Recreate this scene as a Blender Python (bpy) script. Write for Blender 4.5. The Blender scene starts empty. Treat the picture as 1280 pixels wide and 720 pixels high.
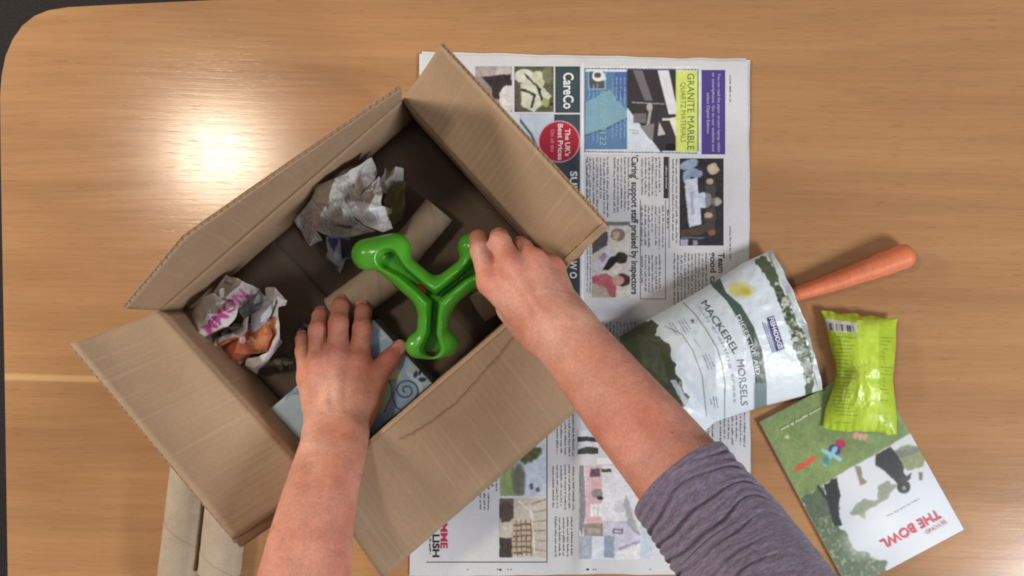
import bpy, math, random
import numpy as np
from mathutils import Vector
from mathutils.geometry import delaunay_2d_cdt
random.seed(4); RNG = np.random.default_rng(7)
SC = bpy.context.scene; COL = SC.collection

# ------------------------------------------------------------------ camera, light, exposure
H = 1.10                      # camera height over the table top (m)
S = 1108.0                    # pixels of the 1280 frame per metre on the table top
cam_d = bpy.data.cameras.new('camera'); cam = bpy.data.objects.new('camera', cam_d); COL.objects.link(cam)
cam.location = (0, 0, H); cam_d.sensor_width = 36; cam_d.lens = 36*H*S/1280.0
cam_d.clip_start = 0.02; cam_d.clip_end = 50; SC.camera = cam
w = bpy.data.worlds.new('World'); SC.world = w; w.use_nodes = True
w.node_tree.nodes['Background'].inputs[0].default_value = (0.92, 0.96, 1.0, 1)
w.node_tree.nodes['Background'].inputs[1].default_value = 0.19

def area(name, loc, target, size, power, col, shape='DISK', size_y=None):
    d = bpy.data.lights.new(name, 'AREA'); d.shape = shape; d.size = size
    if size_y: d.size_y = size_y
    d.energy = power; d.color = col
    o = bpy.data.objects.new(name, d); COL.objects.link(o); o.location = loc
    o.rotation_euler = (Vector(target)-Vector(loc)).to_track_quat('-Z', 'Y').to_euler()
    return o
area('ceiling_lamp', (-0.900, 0.408, 1.90), (-0.2, 0.05, 0), 0.24, 10.5, (1.0, 0.86, 0.68))
area('side_lamp', (-1.75, 0.50, 1.02), (-0.1, 0.05, 0), 0.40, 25.0, (1.0, 0.91, 0.80))
area('window_light', (1.75, -1.05, 1.62), (0.2, -0.05, 0), 0.70, 42.0, (0.97, 0.98, 1.0))
SC.view_settings.view_transform = 'Standard'; SC.view_settings.look = 'None'
SC.view_settings.exposure = 0.06; SC.view_settings.gamma = 1.0
SC.cycles.use_denoising = True; SC.cycles.filter_width = 1.9
SC.cycles.max_bounces = 6; SC.cycles.diffuse_bounces = 4; SC.cycles.glossy_bounces = 3

# ------------------------------------------------------------------ small maths
def P(px, py, z=0.0):
    k = (H-z)/(H*S)
    return np.stack(np.broadcast_arrays((np.asarray(px, float)-640)*k, (360-np.asarray(py, float))*k, np.asarray(z, float)), -1)
def lin(c):
    c = np.asarray(c, float)/255.0
    return np.where(c <= 0.04045, c/12.92, ((c+0.055)/1.055)**2.4)
_T = RNG.random((64, 64, 64)).astype(np.float32)
def n3(x, y, z=0.0):
    x, y, z = np.broadcast_arrays(np.asarray(x, float), np.asarray(y, float), np.asarray(z, float))
    xi, yi, zi = np.floor(x).astype(int), np.floor(y).astype(int), np.floor(z).astype(int)
    fx, fy, fz = x-xi, y-yi, z-zi
    fx, fy, fz = fx*fx*(3-2*fx), fy*fy*(3-2*fy), fz*fz*(3-2*fz)
    g = lambda a, b, c: _T[(xi+a) & 63, (yi+b) & 63, (zi+c) & 63]
    L = lambda a, b, t: a+(b-a)*t
    return L(L(L(g(0,0,0), g(1,0,0), fx), L(g(0,1,0), g(1,1,0), fx), fy), L(L(g(0,0,1), g(1,0,1), fx), L(g(0,1,1), g(1,1,1), fx), fy), fz)
def fbm(x, y, z=0.0, o=4):
    s = 0; a = 0.5
    for i in range(o):
        s = s+a*n3(x*2**i+7.3*i, y*2**i+3.1*i, z*2**i+1.7*i); a *= 0.5
    return s
def ridge(x, y, z=0.0, o=3):
    s = 0; a = 0.5
    for i in range(o):
        s = s+a*(1-np.abs(2*n3(x*2**i+5.3*i, y*2**i+9.1*i, z*2**i+2.7*i)-1)); a *= 0.5
    return s

# ------------------------------------------------------------------ objects
def link(o, parent=None):
    COL.objects.link(o)
    if parent is not None: o.parent = parent
    return o
def thing(name, label, cat, loc=(0,0,0), group=None):
    o = bpy.data.objects.new(name, None); o.empty_display_size = 0.02; link(o)
    o.location = loc; o['label'] = label; o['category'] = cat
    if group: o['group'] = group
    return o
def mesh_from(name, V, F, mat=None, parent=None, cols=None, uv=None, smooth=True, kind=None, label=None):
    V = np.asarray(V, float).reshape(-1, 3)
    if parent is not None: V = V-np.array(parent_world(parent))
    me = bpy.data.meshes.new(name)
    if isinstance(F, np.ndarray):
        n, k = F.shape
        me.vertices.add(len(V)); me.vertices.foreach_set('co', V.ravel())
        me.loops.add(n*k); me.loops.foreach_set('vertex_index', F.astype(np.int32).ravel())
        me.polygons.add(n); me.polygons.foreach_set('loop_start', np.arange(0, n*k, k, dtype=np.int32))
        me.update(calc_edges=True); me.validate()
    else:
        me.from_pydata(V.tolist(), [], F); me.update()
    me.polygons.foreach_set('use_smooth', np.full(len(me.polygons), smooth))
    if cols is not None:
        a = me.color_attributes.new('print', 'FLOAT_COLOR', 'POINT')
        c = np.ones((len(V), 4)); c[:, :3] = np.asarray(cols).reshape(-1, 3); a.data.foreach_set('color', c.ravel())
    if uv is not None:
        u = me.uv_layers.new(name='UVMap'); li = np.empty(len(me.loops), np.int32); me.loops.foreach_get('vertex_index', li)
        u.data.foreach_set('uv', np.asarray(uv).reshape(-1, 2)[li].ravel())
    if mat: me.materials.append(mat)
    o = bpy.data.objects.new(name, me); link(o, parent)
    if kind: o['kind'] = kind
    if label: o['label'] = label
    return o
def parent_world(p):
    v = Vector((0,0,0))
    while p is not None: v += p.location; p = p.parent
    return v
def grid_faces(nu, nv, wrap=False, off=0, flip=False):
    i = np.arange(nu if wrap else nu-1); j = np.arange(nv-1)
    I, J = np.meshgrid(i, j, indexing='ij'); I2 = (I+1) % nu
    f = np.stack([I*nv+J, I2*nv+J, I2*nv+J+1, I*nv+J+1], -1).reshape(-1, 4)+off
    return f[:, ::-1] if flip else f
class Buf:
    def __init__(s): s.V = []; s.F = []; s.C = []; s.U = []; s.NF = []; s.n = 0
    def add(s, V, F, C=None, U=None):
        V = np.asarray(V, float).reshape(-1, 3); s.V.append(V); s.NF.append(len(F)); s.F += (np.asarray(F)+s.n).tolist() if isinstance(F, np.ndarray) else [[i+s.n for i in f] for f in F]
        if C is not None: s.C.append(np.broadcast_to(np.asarray(C, float), (len(V), 3)))
        if U is not None: s.U.append(np.asarray(U, float).reshape(-1, 2))
        s.n += len(V)
    def build_each(s, name, mat, parent):
        f0 = 0; v0 = 0
        for V, nf, C in zip(s.V, s.NF, s.C):
            mesh_from(name, V, [[i-v0 for i in f] for f in s.F[f0:f0+nf]], mat, parent, cols=C); f0 += nf; v0 += len(V)
    def build(s, name, mat, parent=None, **k):
        return mesh_from(name, np.concatenate(s.V), s.F, mat, parent, cols=np.concatenate(s.C) if s.C else None, uv=np.concatenate(s.U) if s.U else None, **k)

# ------------------------------------------------------------------ materials
def mat(name, rough=0.6, spec=0.4, base=None, attr=None, build=None, **kw):
    m = bpy.data.materials.new(name); m.use_nodes = True; nt = m.node_tree; b = nt.nodes['Principled BSDF']
    b.inputs['Roughness'].default_value = rough; b.inputs['Specular IOR Level'].default_value = spec
    for k, v in kw.items(): b.inputs[k.replace('_', ' ')].default_value = v
    N = lambda t, **p: _node(nt, t, p); L = nt.links.new
    src = None
    if attr:
        a = N('ShaderNodeAttribute', attribute_name=attr); src = a.outputs['Color']; L(src, b.inputs['Base Color'])
    elif base is not None: b.inputs['Base Color'].default_value = (*base, 1)
    if build: build(nt, b, N, L, src)
    return m
def _node(nt, t, p):
    n = nt.nodes.new(t)
    for k, v in p.items():
        if k[0] == 'i': n.inputs[int(k[1:]) if k[1:].isdigit() else k[1:]].default_value = v
        else: setattr(n, k, v)
    return n
def ramp(N, stops):
    r = N('ShaderNodeValToRGB'); e = r.color_ramp.elements
    while len(e) < len(stops): e.new(0.5)
    for x, (p, c) in zip(e, stops): x.position = p; x.color = (*c, 1) if len(c) == 3 else c
    return r
def noise(N, L, vec, scale, detail=4, rough=0.55):
    n = N('ShaderNodeTexNoise'); n.inputs['Scale'].default_value = scale; n.inputs['Detail'].default_value = detail; n.inputs['Roughness'].default_value = rough
    if vec is not None: L(vec, n.inputs['Vector'])
    return n
def mapping(N, L, vec, scale, loc=(0,0,0)):
    m = N('ShaderNodeMapping'); m.inputs['Scale'].default_value = scale; m.inputs['Location'].default_value = loc; L(vec, m.inputs['Vector']); return m.outputs[0]
def mulcol(N, L, a, fac, lo, hi):
    """a * (lo..hi by fac)"""
    r = N('ShaderNodeMapRange'); L(fac, r.inputs['Value']); r.inputs['From Min'].default_value = 0.3; r.inputs['From Max'].default_value = 0.7
    r.inputs['To Min'].default_value = lo; r.inputs['To Max'].default_value = hi
    m = N('ShaderNodeMix', data_type='RGBA', blend_type='MULTIPLY'); m.inputs[0].default_value = 1
    if isinstance(a, tuple): m.inputs[6].default_value = (*a, 1)
    else: L(a, m.inputs[6])
    L(r.outputs[0], m.inputs[7]); return m.outputs[2]
def bump(N, L, b, h, strength, dist):
    n = N('ShaderNodeBump'); n.inputs['Strength'].default_value = strength; n.inputs['Distance'].default_value = dist
    L(h, n.inputs['Height']); L(n.outputs[0], b.inputs['Normal']); return n

def wood_build(nt, b, N, L, src):
    co = N('ShaderNodeTexCoord').outputs['Object']
    warp = noise(N, L, mapping(N, L, co, (1.2, 2.5, 1)), 1.0, 2)
    sub = N('ShaderNodeVectorMath', operation='SCALE'); L(warp.outputs['Color'], sub.inputs[0]); sub.inputs['Scale'].default_value = 0.05
    add = N('ShaderNodeVectorMath', operation='ADD'); L(co, add.inputs[0]); L(sub.outputs[0], add.inputs[1])
    v = add.outputs[0]
    broad = noise(N, L, mapping(N, L, v, (0.9, 16, 1)), 1.0, 5, 0.6)
    fine = noise(N, L, mapping(N, L, v, (9, 260, 1)), 1.0, 4, 0.6)
    pore = noise(N, L, mapping(N, L, v, (38, 900, 1), (3, 1, 0)), 1.0, 2, 0.5)
    c = ramp(N, [(0.25, tuple(lin((158, 116, 78)))), (0.5, tuple(lin((179, 133, 91)))), (0.75, tuple(lin((192, 147, 103))))]); L(broad.outputs[0], c.inputs[0])
    c2 = mulcol(N, L, c.outputs[0], fine.outputs[0], 0.93, 1.05)
    pr = ramp(N, [(0.30, (0.55, 0.46, 0.40)), (0.40, (1, 1, 1))]); L(pore.outputs[0], pr.inputs[0])
    m = N('ShaderNodeMix', data_type='RGBA', blend_type='MULTIPLY'); m.inputs[0].default_value = 0.45; L(c2, m.inputs[6]); L(pr.outputs[0], m.inputs[7])
    # pale sapwood streak in the veneer
    sep = N('ShaderNodeSeparateXYZ'); L(v, sep.inputs[0])
    d = N('ShaderNodeMath', operation='ADD'); L(sep.outputs[1], d.inputs[0]); d.inputs[1].default_value = 0.0755
    ab = N('ShaderNodeMath', operation='ABSOLUTE'); L(d.outputs[0], ab.inputs[0])
    mr = N('ShaderNodeMapRange', clamp=True); L(ab.outputs[0], mr.inputs['Value']); mr.inputs['From Min'].default_value = 0.002; mr.inputs['From Max'].default_value = 0.0052; mr.inputs['To Min'].default_value = 1; mr.inputs['To Max'].default_value = 0
    mx = N('ShaderNodeMapRange', clamp=True); L(sep.outputs[0], mx.inputs['Value']); mx.inputs['From Min'].default_value = -0.45; mx.inputs['From Max'].default_value = -0.30; mx.inputs['To Min'].default_value = 0.55; mx.inputs['To Max'].default_value = 0
    mm = N('ShaderNodeMath', operation='MULTIPLY'); L(mr.outputs[0], mm.inputs[0]); L(mx.outputs[0], mm.inputs[1])
    m2 = N('ShaderNodeMix', data_type='RGBA'); L(mm.outputs[0], m2.inputs[0]); L(m.outputs[2], m2.inputs[6]); m2.inputs[7].default_value = (*lin((226, 186, 134)), 1)
    L(m2.outputs[2], b.inputs['Base Color'])
    rr = N('ShaderNodeMapRange'); L(fine.outputs[0], rr.inputs['Value']); rr.inputs['To Min'].default_value = 0.13; rr.inputs['To Max'].default_value = 0.24; L(rr.outputs[0], b.inputs['Roughness'])
    s = N('ShaderNodeMath', operation='MULTIPLY_ADD'); L(pr.outputs[0], s.inputs[0]); s.inputs[1].default_value = 0.6; L(fine.outputs[0], s.inputs[2])
    bump(N, L, b, s.outputs[0], 0.09, 0.0006)
M_wood = mat('oak_veneer', 0.33, 0.5, build=wood_build)

def card_build(nt, b, N, L, src, c0=(168, 141, 114), c1=(196, 172, 147)):
    uv = N('ShaderNodeUVMap').outputs[0]; co = N('ShaderNodeTexCoord').outputs['Object']
    big = noise(N, L, co, 14, 4); fib = noise(N, L, mapping(N, L, co, (1, 1, 1)), 420, 3)
    c = mulcol(N, L, tuple(lin(c0)), big.outputs[0], 0.92, 1.07); c = mulcol(N, L, c, fib.outputs[0], 0.94, 1.05)
    sp = N('ShaderNodeSeparateXYZ'); L(uv, sp.inputs[0])
    k = N('ShaderNodeMath', operation='MULTIPLY'); L(sp.outputs[0], k.inputs[0]); k.inputs[1].default_value = 2*math.pi/0.0072
    si = N('ShaderNodeMath', operation='SINE'); L(k.outputs[0], si.inputs[0])
    st = noise(N, L, mapping(N, L, uv, (190, 5, 1)), 1.0, 2)
    stp = N('ShaderNodeMapRange', clamp=True); L(st.outputs[0], stp.inputs['Value']); stp.inputs['From Min'].default_value = 0.56; stp.inputs['From Max'].default_value = 0.75; stp.inputs['To Max'].default_value = 0.3
    mx = N('ShaderNodeMix', data_type='RGBA'); L(stp.outputs[0], mx.inputs[0]); L(c, mx.inputs[6]); mx.inputs[7].default_value = (*lin(c1), 1)
    L(mx.outputs[2], b.inputs['Base Color'])
    h = N('ShaderNodeMath', operation='MULTIPLY_ADD'); L(fib.outputs[0], h.inputs[0]); h.inputs[1].default_value = 0.5; L(si.outputs[0], h.inputs[2])
    bump(N, L, b, h.outputs[0], 0.10, 0.0005)
M_card = mat('corrugated_board', 0.75, 0.25, build=card_build)
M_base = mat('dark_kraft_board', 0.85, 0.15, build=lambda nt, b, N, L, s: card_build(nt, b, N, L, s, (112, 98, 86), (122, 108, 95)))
M_tube = mat('grey_board', 0.8, 0.2, build=lambda nt, b, N, L, s: (L(mulcol(N, L, mulcol(N, L, tuple(lin((176, 160, 140))), noise(N, L, N('ShaderNodeTexCoord').outputs['Object'], 60, 4).outputs[0], 0.9, 1.06), noise(N, L, N('ShaderNodeTexCoord').outputs['Object'], 700, 2).outputs[0], 0.9, 1.08), b.inputs['Base Color'])))
def paper_build(nt, b, N, L, src):
    co = N('ShaderNodeTexCoord').outputs['Object']
    f = noise(N, L, co, 500, 3); c = mulcol(N, L, src, f.outputs[0], 0.95, 1.04)
    g = noise(N, L, co, 18, 4); c = mulcol(N, L, c, g.outputs[0], 0.95, 1.04); L(c, b.inputs['Base Color'])
    bump(N, L, b, g.outputs[0], 0.25, 0.003)
M_print = mat('newsprint', 0.7, 0.25, attr='print', build=paper_build)
def foil_build(nt, b, N, L, src):
    co = N('ShaderNodeTexCoord').outputs['Object']; g = noise(N, L, co, 70, 3); bump(N, L, b, g.outputs[0], 0.18, 0.003)
M_pouch = mat('satin_film', 0.36, 0.5, attr='print', build=foil_build)
M_foil = mat('glossy_film', 0.34, 0.5, attr='print', build=foil_build)
M_gloss = mat('coated_card', 0.35, 0.45, attr='print')
M_plast = mat('green_plastic', 0.25, 0.5, base=tuple(lin((80, 168, 44))), Subsurface_Weight=0.12, Subsurface_Radius=(0.004, 0.006, 0.002), Subsurface_Scale=0.5)
def skin_build(nt, b, N, L, src):
    co = N('ShaderNodeTexCoord').outputs['Object']
    a = noise(N, L, co, 45, 5, 0.6); f = noise(N, L, co, 330, 3, 0.6)
    c = mulcol(N, L, src, a.outputs[0], 0.85, 1.12); c = mulcol(N, L, c, f.outputs[0], 0.88, 1.10)
    # sparse freckles
    v = N('ShaderNodeTexVoronoi'); v.inputs['Scale'].default_value = 60; L(co, v.inputs['Vector'])
    r = ramp(N, [(0.03, (0.55, 0.42, 0.36)), (0.075, (1, 1, 1))]); L(v.outputs['Distance'], r.inputs[0])
    sp = N('ShaderNodeSeparateXYZ'); L(v.outputs['Color'], sp.inputs[0])
    g = N('ShaderNodeMath', operation='GREATER_THAN'); L(sp.outputs[0], g.inputs[0]); g.inputs[1].default_value = 0.9
    m = N('ShaderNodeMix', data_type='RGBA', blend_type='MULTIPLY'); L(g.outputs[0], m.inputs[0]); L(c, m.inputs[6]); L(r.outputs[0], m.inputs[7])
    L(m.outputs[2], b.inputs['Base Color'])
    vo = N('ShaderNodeTexVoronoi', feature='DISTANCE_TO_EDGE'); vo.inputs['Scale'].default_value = 520; L(co, vo.inputs['Vector'])
    at = N('ShaderNodeAttribute', attribute_name='crease')
    h1 = N('ShaderNodeMath', operation='MULTIPLY_ADD'); L(f.outputs[0], h1.inputs[0]); h1.inputs[1].default_value = 0.7; L(vo.outputs[0], h1.inputs[2])
    h2 = N('ShaderNodeMath', operation='MULTIPLY_ADD'); L(at.outputs['Fac'], h2.inputs[0]); h2.inputs[1].default_value = 1.3; L(h1.outputs[0], h2.inputs[2])
    bump(N, L, b, h2.outputs[0], 0.42, 0.0012)
M_skin = mat('skin', 0.5, 0.35, attr='print', build=skin_build, Subsurface_Weight=0.08, Subsurface_Radius=(0.006, 0.002, 0.001), Subsurface_Scale=0.5)
M_nail = mat('fingernail', 0.28, 0.5, base=tuple(lin((222, 160, 146))))
def knit_build(nt, b, N, L, src):
    uv = N('ShaderNodeUVMap').outputs[0]; co = N('ShaderNodeTexCoord').outputs['Object']
    f = noise(N, L, mapping(N, L, uv, (110, 520, 1)), 1.0, 4, 0.75); g = noise(N, L, co, 900, 2)
    c = mulcol(N, L, tuple(lin((124, 112, 132))), f.outputs[0], 0.55, 1.4); c = mulcol(N, L, c, g.outputs[0], 0.8, 1.2); L(c, b.inputs['Base Color'])
    s = N('ShaderNodeMath', operation='ADD'); L(f.outputs[0], s.inputs[0]); L(g.outputs[0], s.inputs[1]); bump(N, L, b, s.outputs[0], 0.5, 0.001)
M_knit = mat('heather_jersey', 0.95, 0.1, build=knit_build, Sheen_Weight=0.25)
def carrot_build(nt, b, N, L, src):
    uv = N('ShaderNodeUVMap').outputs[0]
    f = noise(N, L, mapping(N, L, uv, (240, 90, 1)), 1.0, 5, 0.75); g = noise(N, L, mapping(N, L, uv, (30, 4, 1)), 1.0, 4)
    c = mulcol(N, L, tuple(lin((232, 132, 92))), f.outputs[0], 0.86, 1.1); c = mulcol(N, L, c, g.outputs[0], 0.88, 1.1); L(c, b.inputs['Base Color']); bump(N, L, b, f.outputs[0], 0.5, 0.0014)
M_carrot = mat('carrot_skin', 0.45, 0.4, build=carrot_build, Subsurface_Weight=0.1, Subsurface_Radius=(0.006, 0.002, 0.001))
M_treat = mat('red_treat', 0.6, 0.3, base=tuple(lin((120, 54, 30))), build=lambda nt, b, N, L, s: bump(N, L, b, noise(N, L, None, 300).outputs[0], 0.6, 0.002))
M_crease = mat('torn_board_edge', 0.9, 0.1, base=tuple(lin((140, 106, 74))))
M_floor = mat('dark_carpet', 0.95, 0.1, build=lambda nt, b, N, L, s: L(mulcol(N, L, tuple(lin((62, 58, 58))), noise(N, L, N('ShaderNodeTexCoord').outputs['Object'], 300, 3).outputs[0], 0.7, 1.3), b.inputs['Base Color']))
M_band = mat('edge_band', 0.4, 0.4, build=lambda nt, b, N, L, s: L(mulcol(N, L, tuple(lin((150, 108, 68))), noise(N, L, mapping(N, L, N('ShaderNodeTexCoord').outputs['Object'], (20, 20, 500)), 1.0, 3).outputs[0], 0.85, 1.1), b.inputs['Base Color']))

# ------------------------------------------------------------------ flat print: little painter in photo pixels
def inpoly(pts, X, Y):
    r = np.zeros(X.shape, bool); n = len(pts)
    for i in range(n):
        x0, y0 = pts[i]; x1, y1 = pts[(i+1) % n]
        if y0 == y1: continue
        c = ((y0 <= Y) & (Y < y1)) | ((y1 <= Y) & (Y < y0)); r ^= c & (X < (x1-x0)*(Y-y0)/(y1-y0)+x0)
    return r
class Ras:
    def __init__(s, x0, y0, x1, y1, bg, ss=2):
        s.x0, s.y0, s.ss = x0, y0, ss; w_, h_ = int((x1-x0)*ss)+2, int((y1-y0)*ss)+2
        s.Y, s.X = np.mgrid[0:h_, 0:w_]/float(ss); s.X = s.X+x0; s.Y = s.Y+y0
        s.I = np.ones((h_, w_, 3))*np.array(bg, float)
    def put(s, m, c, a=1.0):
        m = m.astype(float)*a; s.I = s.I*(1-m[..., None])+np.array(c, float)*m[..., None]; return s
    def poly(s, pts, c, a=1.0, rough=0.0, rs=5.0):
        dx = rough*(2*n3(s.X/rs, s.Y/rs, 3)-1); dy = rough*(2*n3(s.X/rs, s.Y/rs, 9)-1); return s.put(inpoly(pts, s.X+dx, s.Y+dy), c, a)
    def rect(s, x0, y0, x1, y1, c, a=1.0): return s.put((s.X >= x0) & (s.X < x1) & (s.Y >= y0) & (s.Y < y1), c, a)
    def ell(s, cx, cy, rx, ry, c, ang=0.0, a=1.0, soft=0.0, rough=0.0):
        t = math.radians(ang); dx, dy = s.X-cx, s.Y-cy; u = dx*math.cos(t)+dy*math.sin(t); v = -dx*math.sin(t)+dy*math.cos(t)
        d = np.sqrt((u/rx)**2+(v/ry)**2)+rough*(2*n3(s.X/4, s.Y/4, 5)-1)
        return s.put(np.clip((1-d)/soft+0.5, 0, 1) if soft else d < 1, c, a)
    def line(s, pts, wd, c, a=1.0):
        m = np.zeros(s.X.shape, bool)
        for (x0, y0), (x1, y1) in zip(pts[:-1], pts[1:]):
            dx, dy = x1-x0, y1-y0; t = np.clip(((s.X-x0)*dx+(s.Y-y0)*dy)/(dx*dx+dy*dy+1e-9), 0, 1)
            m |= np.hypot(s.X-x0-t*dx, s.Y-y0-t*dy) < wd/2
        return s.put(m, c, a)
    def mott(s, sx, sy, amt, seed=0, rot=0.0):
        u = s.X*math.cos(rot)+s.Y*math.sin(rot); v = -s.X*math.sin(rot)+s.Y*math.cos(rot)
        s.I = s.I*(1+amt*(2*fbm(u/sx, v/sy, seed+0.5)-0.94)[..., None]); return s
    def warp(s, amp, sc):
        x = (s.X-s.x0)*s.ss; y = (s.Y-s.y0)*s.ss; dx = amp*s.ss*(2*fbm(s.X/sc, s.Y/sc, 1.5)-0.94)*2; dy = amp*s.ss*(2*fbm(s.X/sc, s.Y/sc, 8.5)-0.94)*2
        h_, w_ = s.I.shape[:2]; s.I = s.I[np.clip(y+dy, 0, h_-1).astype(int), np.clip(x+dx, 0, w_-1).astype(int)]; return s
    def blur(s, n=1):
        for _ in range(n):
            p = np.pad(s.I, ((1, 1), (1, 1), (0, 0)), 'edge'); p = (p[:-2]+2*p[1:-1]+p[2:])/4; s.I = (p[:, :-2]+2*p[:, 1:-1]+p[:, 2:])/4
        return s
    def sample(s, px, py):
        h_, w_ = s.I.shape[:2]; x = np.clip((np.asarray(px)-s.x0)*s.ss, 0, w_-1.001); y = np.clip((np.asarray(py)-s.y0)*s.ss, 0, h_-1.001)
        i, j = y.astype(int), x.astype(int); fy, fx = (y-i)[..., None], (x-j)[..., None]
        c = (s.I[i, j]*(1-fx)+s.I[i, j+1]*fx)*(1-fy)+(s.I[i+1, j]*(1-fx)+s.I[i+1, j+1]*fx)*fy
        return lin(np.clip(c, 2, 250))
_tc = {}
def text_geo(s, bold):
    k = (s, bold)
    if k not in _tc:
        c = bpy.data.curves.new('t', 'FONT'); c.body = s; c.offset = bold; c.resolution_u = 3
        o = bpy.data.objects.new('t', c); COL.objects.link(o); dg = bpy.context.evaluated_depsgraph_get(); dg.update()
        e = o.evaluated_get(dg); m = e.to_mesh(); V = np.array([v.co[:2] for v in m.vertices]); F = [list(p.vertices) for p in m.polygons]
        e.to_mesh_clear(); bpy.data.objects.remove(o); bpy.data.curves.remove(c); _tc[k] = (V, F)
    return _tc[k]
def write(buf, s, path, h, col, zf, bold=0.012, off=0.0003):
    """lettering s along a baseline path (photo px), cap height h px; the reader's up is to the left of the path in the photo's mirrored y, i.e. world-up"""
    V, F = text_geo(s, bold); hy = text_geo('H', bold)[0][:, 1].max()
    t = (V[:, 0]-V[:, 0].min())/max(1e-6, V[:, 0].max()-V[:, 0].min()); q = np.array(path, float)
    if len(q) == 2: q = np.array([q[0], (q[0]+q[1])/2, q[1]])
    seg = np.r_[0, np.cumsum(np.hypot(*np.diff(q, axis=0).T))]; L = seg[-1]; sp = t*L
    B = np.stack([np.interp(sp, seg, q[:, 0]), np.interp(sp, seg, q[:, 1])], -1)
    e = L*0.09; s0, s1 = np.clip(sp-e, 0, L), np.clip(sp+e, 0, L)
    T = np.stack([np.interp(s1, seg, q[:, 0])-np.interp(s0, seg, q[:, 0]), np.interp(s1, seg, q[:, 1])-np.interp(s0, seg, q[:, 1])], -1); T /= np.linalg.norm(T, axis=1)[:, None]
    U = np.stack([T[:, 1], -T[:, 0]], -1)         # image px: rotate so that text running down (0,1) has up (1,0)
    X = B+U*(V[:, 1]/hy*h)[:, None]
    z = zf(X[:, 0], X[:, 1]); p = P(X[:, 0], X[:, 1], z); p[:, 2] += off
    buf.add(p, F, lin(col))
def greek(buf, x0, y0, x1, y1, col, zf, pitch=4.4, hgt=2.2, ragged=0.12, down=True, off=0.00025, ang=None, cen=None, lw=1.45):
    """unreadably small body text: lines of letter-sized ink marks"""
    Q = []
    lo, hi, a, b = (x0, x1, y0, y1) if down else (y0, y1, x0, x1)
    x = hi-hgt
    while x > lo:
        y = a+(random.random()*2 if random.random() < .8 else 3); end = b-(b-a)*ragged*random.random()*(3 if random.random() < .12 else .6)
        while y < end:
            for _ in range(random.randint(2, 9)):
                wl = lw*random.uniform(0.55, 1.1); hh = hgt*random.choice((0.55, 0.6, 0.65, 0.9, 1.0)); bs = -0.25*hgt if random.random() < .1 else 0
                if y+wl < end: Q.append((x+bs, y, x+bs+hh, y+wl))
                y += wl+lw*0.28
            y += lw*1.0
        x -= pitch
    if not Q: return
    Q = np.array(Q); c = np.stack([Q[:, [0, 1]], Q[:, [2, 1]], Q[:, [2, 3]], Q[:, [0, 3]]], 1).reshape(-1, 2)
    if not down: c = c[:, ::-1]
    if ang is not None:
        t = math.radians(ang); d = c-np.array(cen); c = np.stack([d[:, 0]*math.cos(t)-d[:, 1]*math.sin(t), d[:, 0]*math.sin(t)+d[:, 1]*math.cos(t)], -1)+np.array(cen)
    z = zf(c[:, 0], c[:, 1]); p = P(c[:, 0], c[:, 1], z); p[:, 2] += off
    buf.add(p, np.arange(len(p)).reshape(-1, 4), lin(col))
def flat_patch(name, ras, x0, y0, x1, y1, zf, parent, m, off=0.00015, step=0.75, label=None):
    nu, nv = max(2, int((x1-x0)/step)), max(2, int((y1-y0)/step))
    X, Y = np.meshgrid(np.linspace(x0, x1, nu), np.linspace(y0, y1, nv), indexing='ij')
    p = P(X, Y, zf(X, Y)); p[..., 2] += off
    return mesh_from(name, p, grid_faces(nu, nv, flip=True), m, parent, cols=ras.sample(X, Y), label=label)

# ------------------------------------------------------------------ floor and table
def slab_poly(name, pts, z0, z1, m, parent=None, mside=None):
    n = len(pts); V = [(*p, z1) for p in pts]+[(*p, z0) for p in pts]
    F = [list(range(n))[::-1], [n+i for i in range(n)]]+[[i, (i+1) % n, n+(i+1) % n, n+i] for i in range(n)]
    o = mesh_from(name, V, F, m, parent, smooth=False)
    if mside:
        o.data.materials.append(mside)
        for p in o.data.polygons[2:]: p.material_index = 1
    return o
fl = slab_poly('floor', [(-3, -3), (-3, 3), (3, 3), (3, -3)], -0.78, -0.74, M_floor); fl['kind'] = 'structure'
arc = [(10, 735), (6, 480), (1, 200), (0, 122), (2, 95), (7, 70), (16, 49), (28, 32), (43, 20), (60, 13), (85, 9), (140, 6), (270, 0), (500, -9), (900, -22)]
pts = [tuple(P(x, y, 0)[:2]) for x, y in arc]
tb = thing('table', 'oak veneer table with a rounded corner, under everything else', 'table', (0, 0, 0))
slab_poly('tabletop', pts+[(0.95, 0.36), (0.95, -0.75), (pts[0][0]+0.004, -0.75)], -0.028, 0.0, M_wood, tb, M_band)

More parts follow.
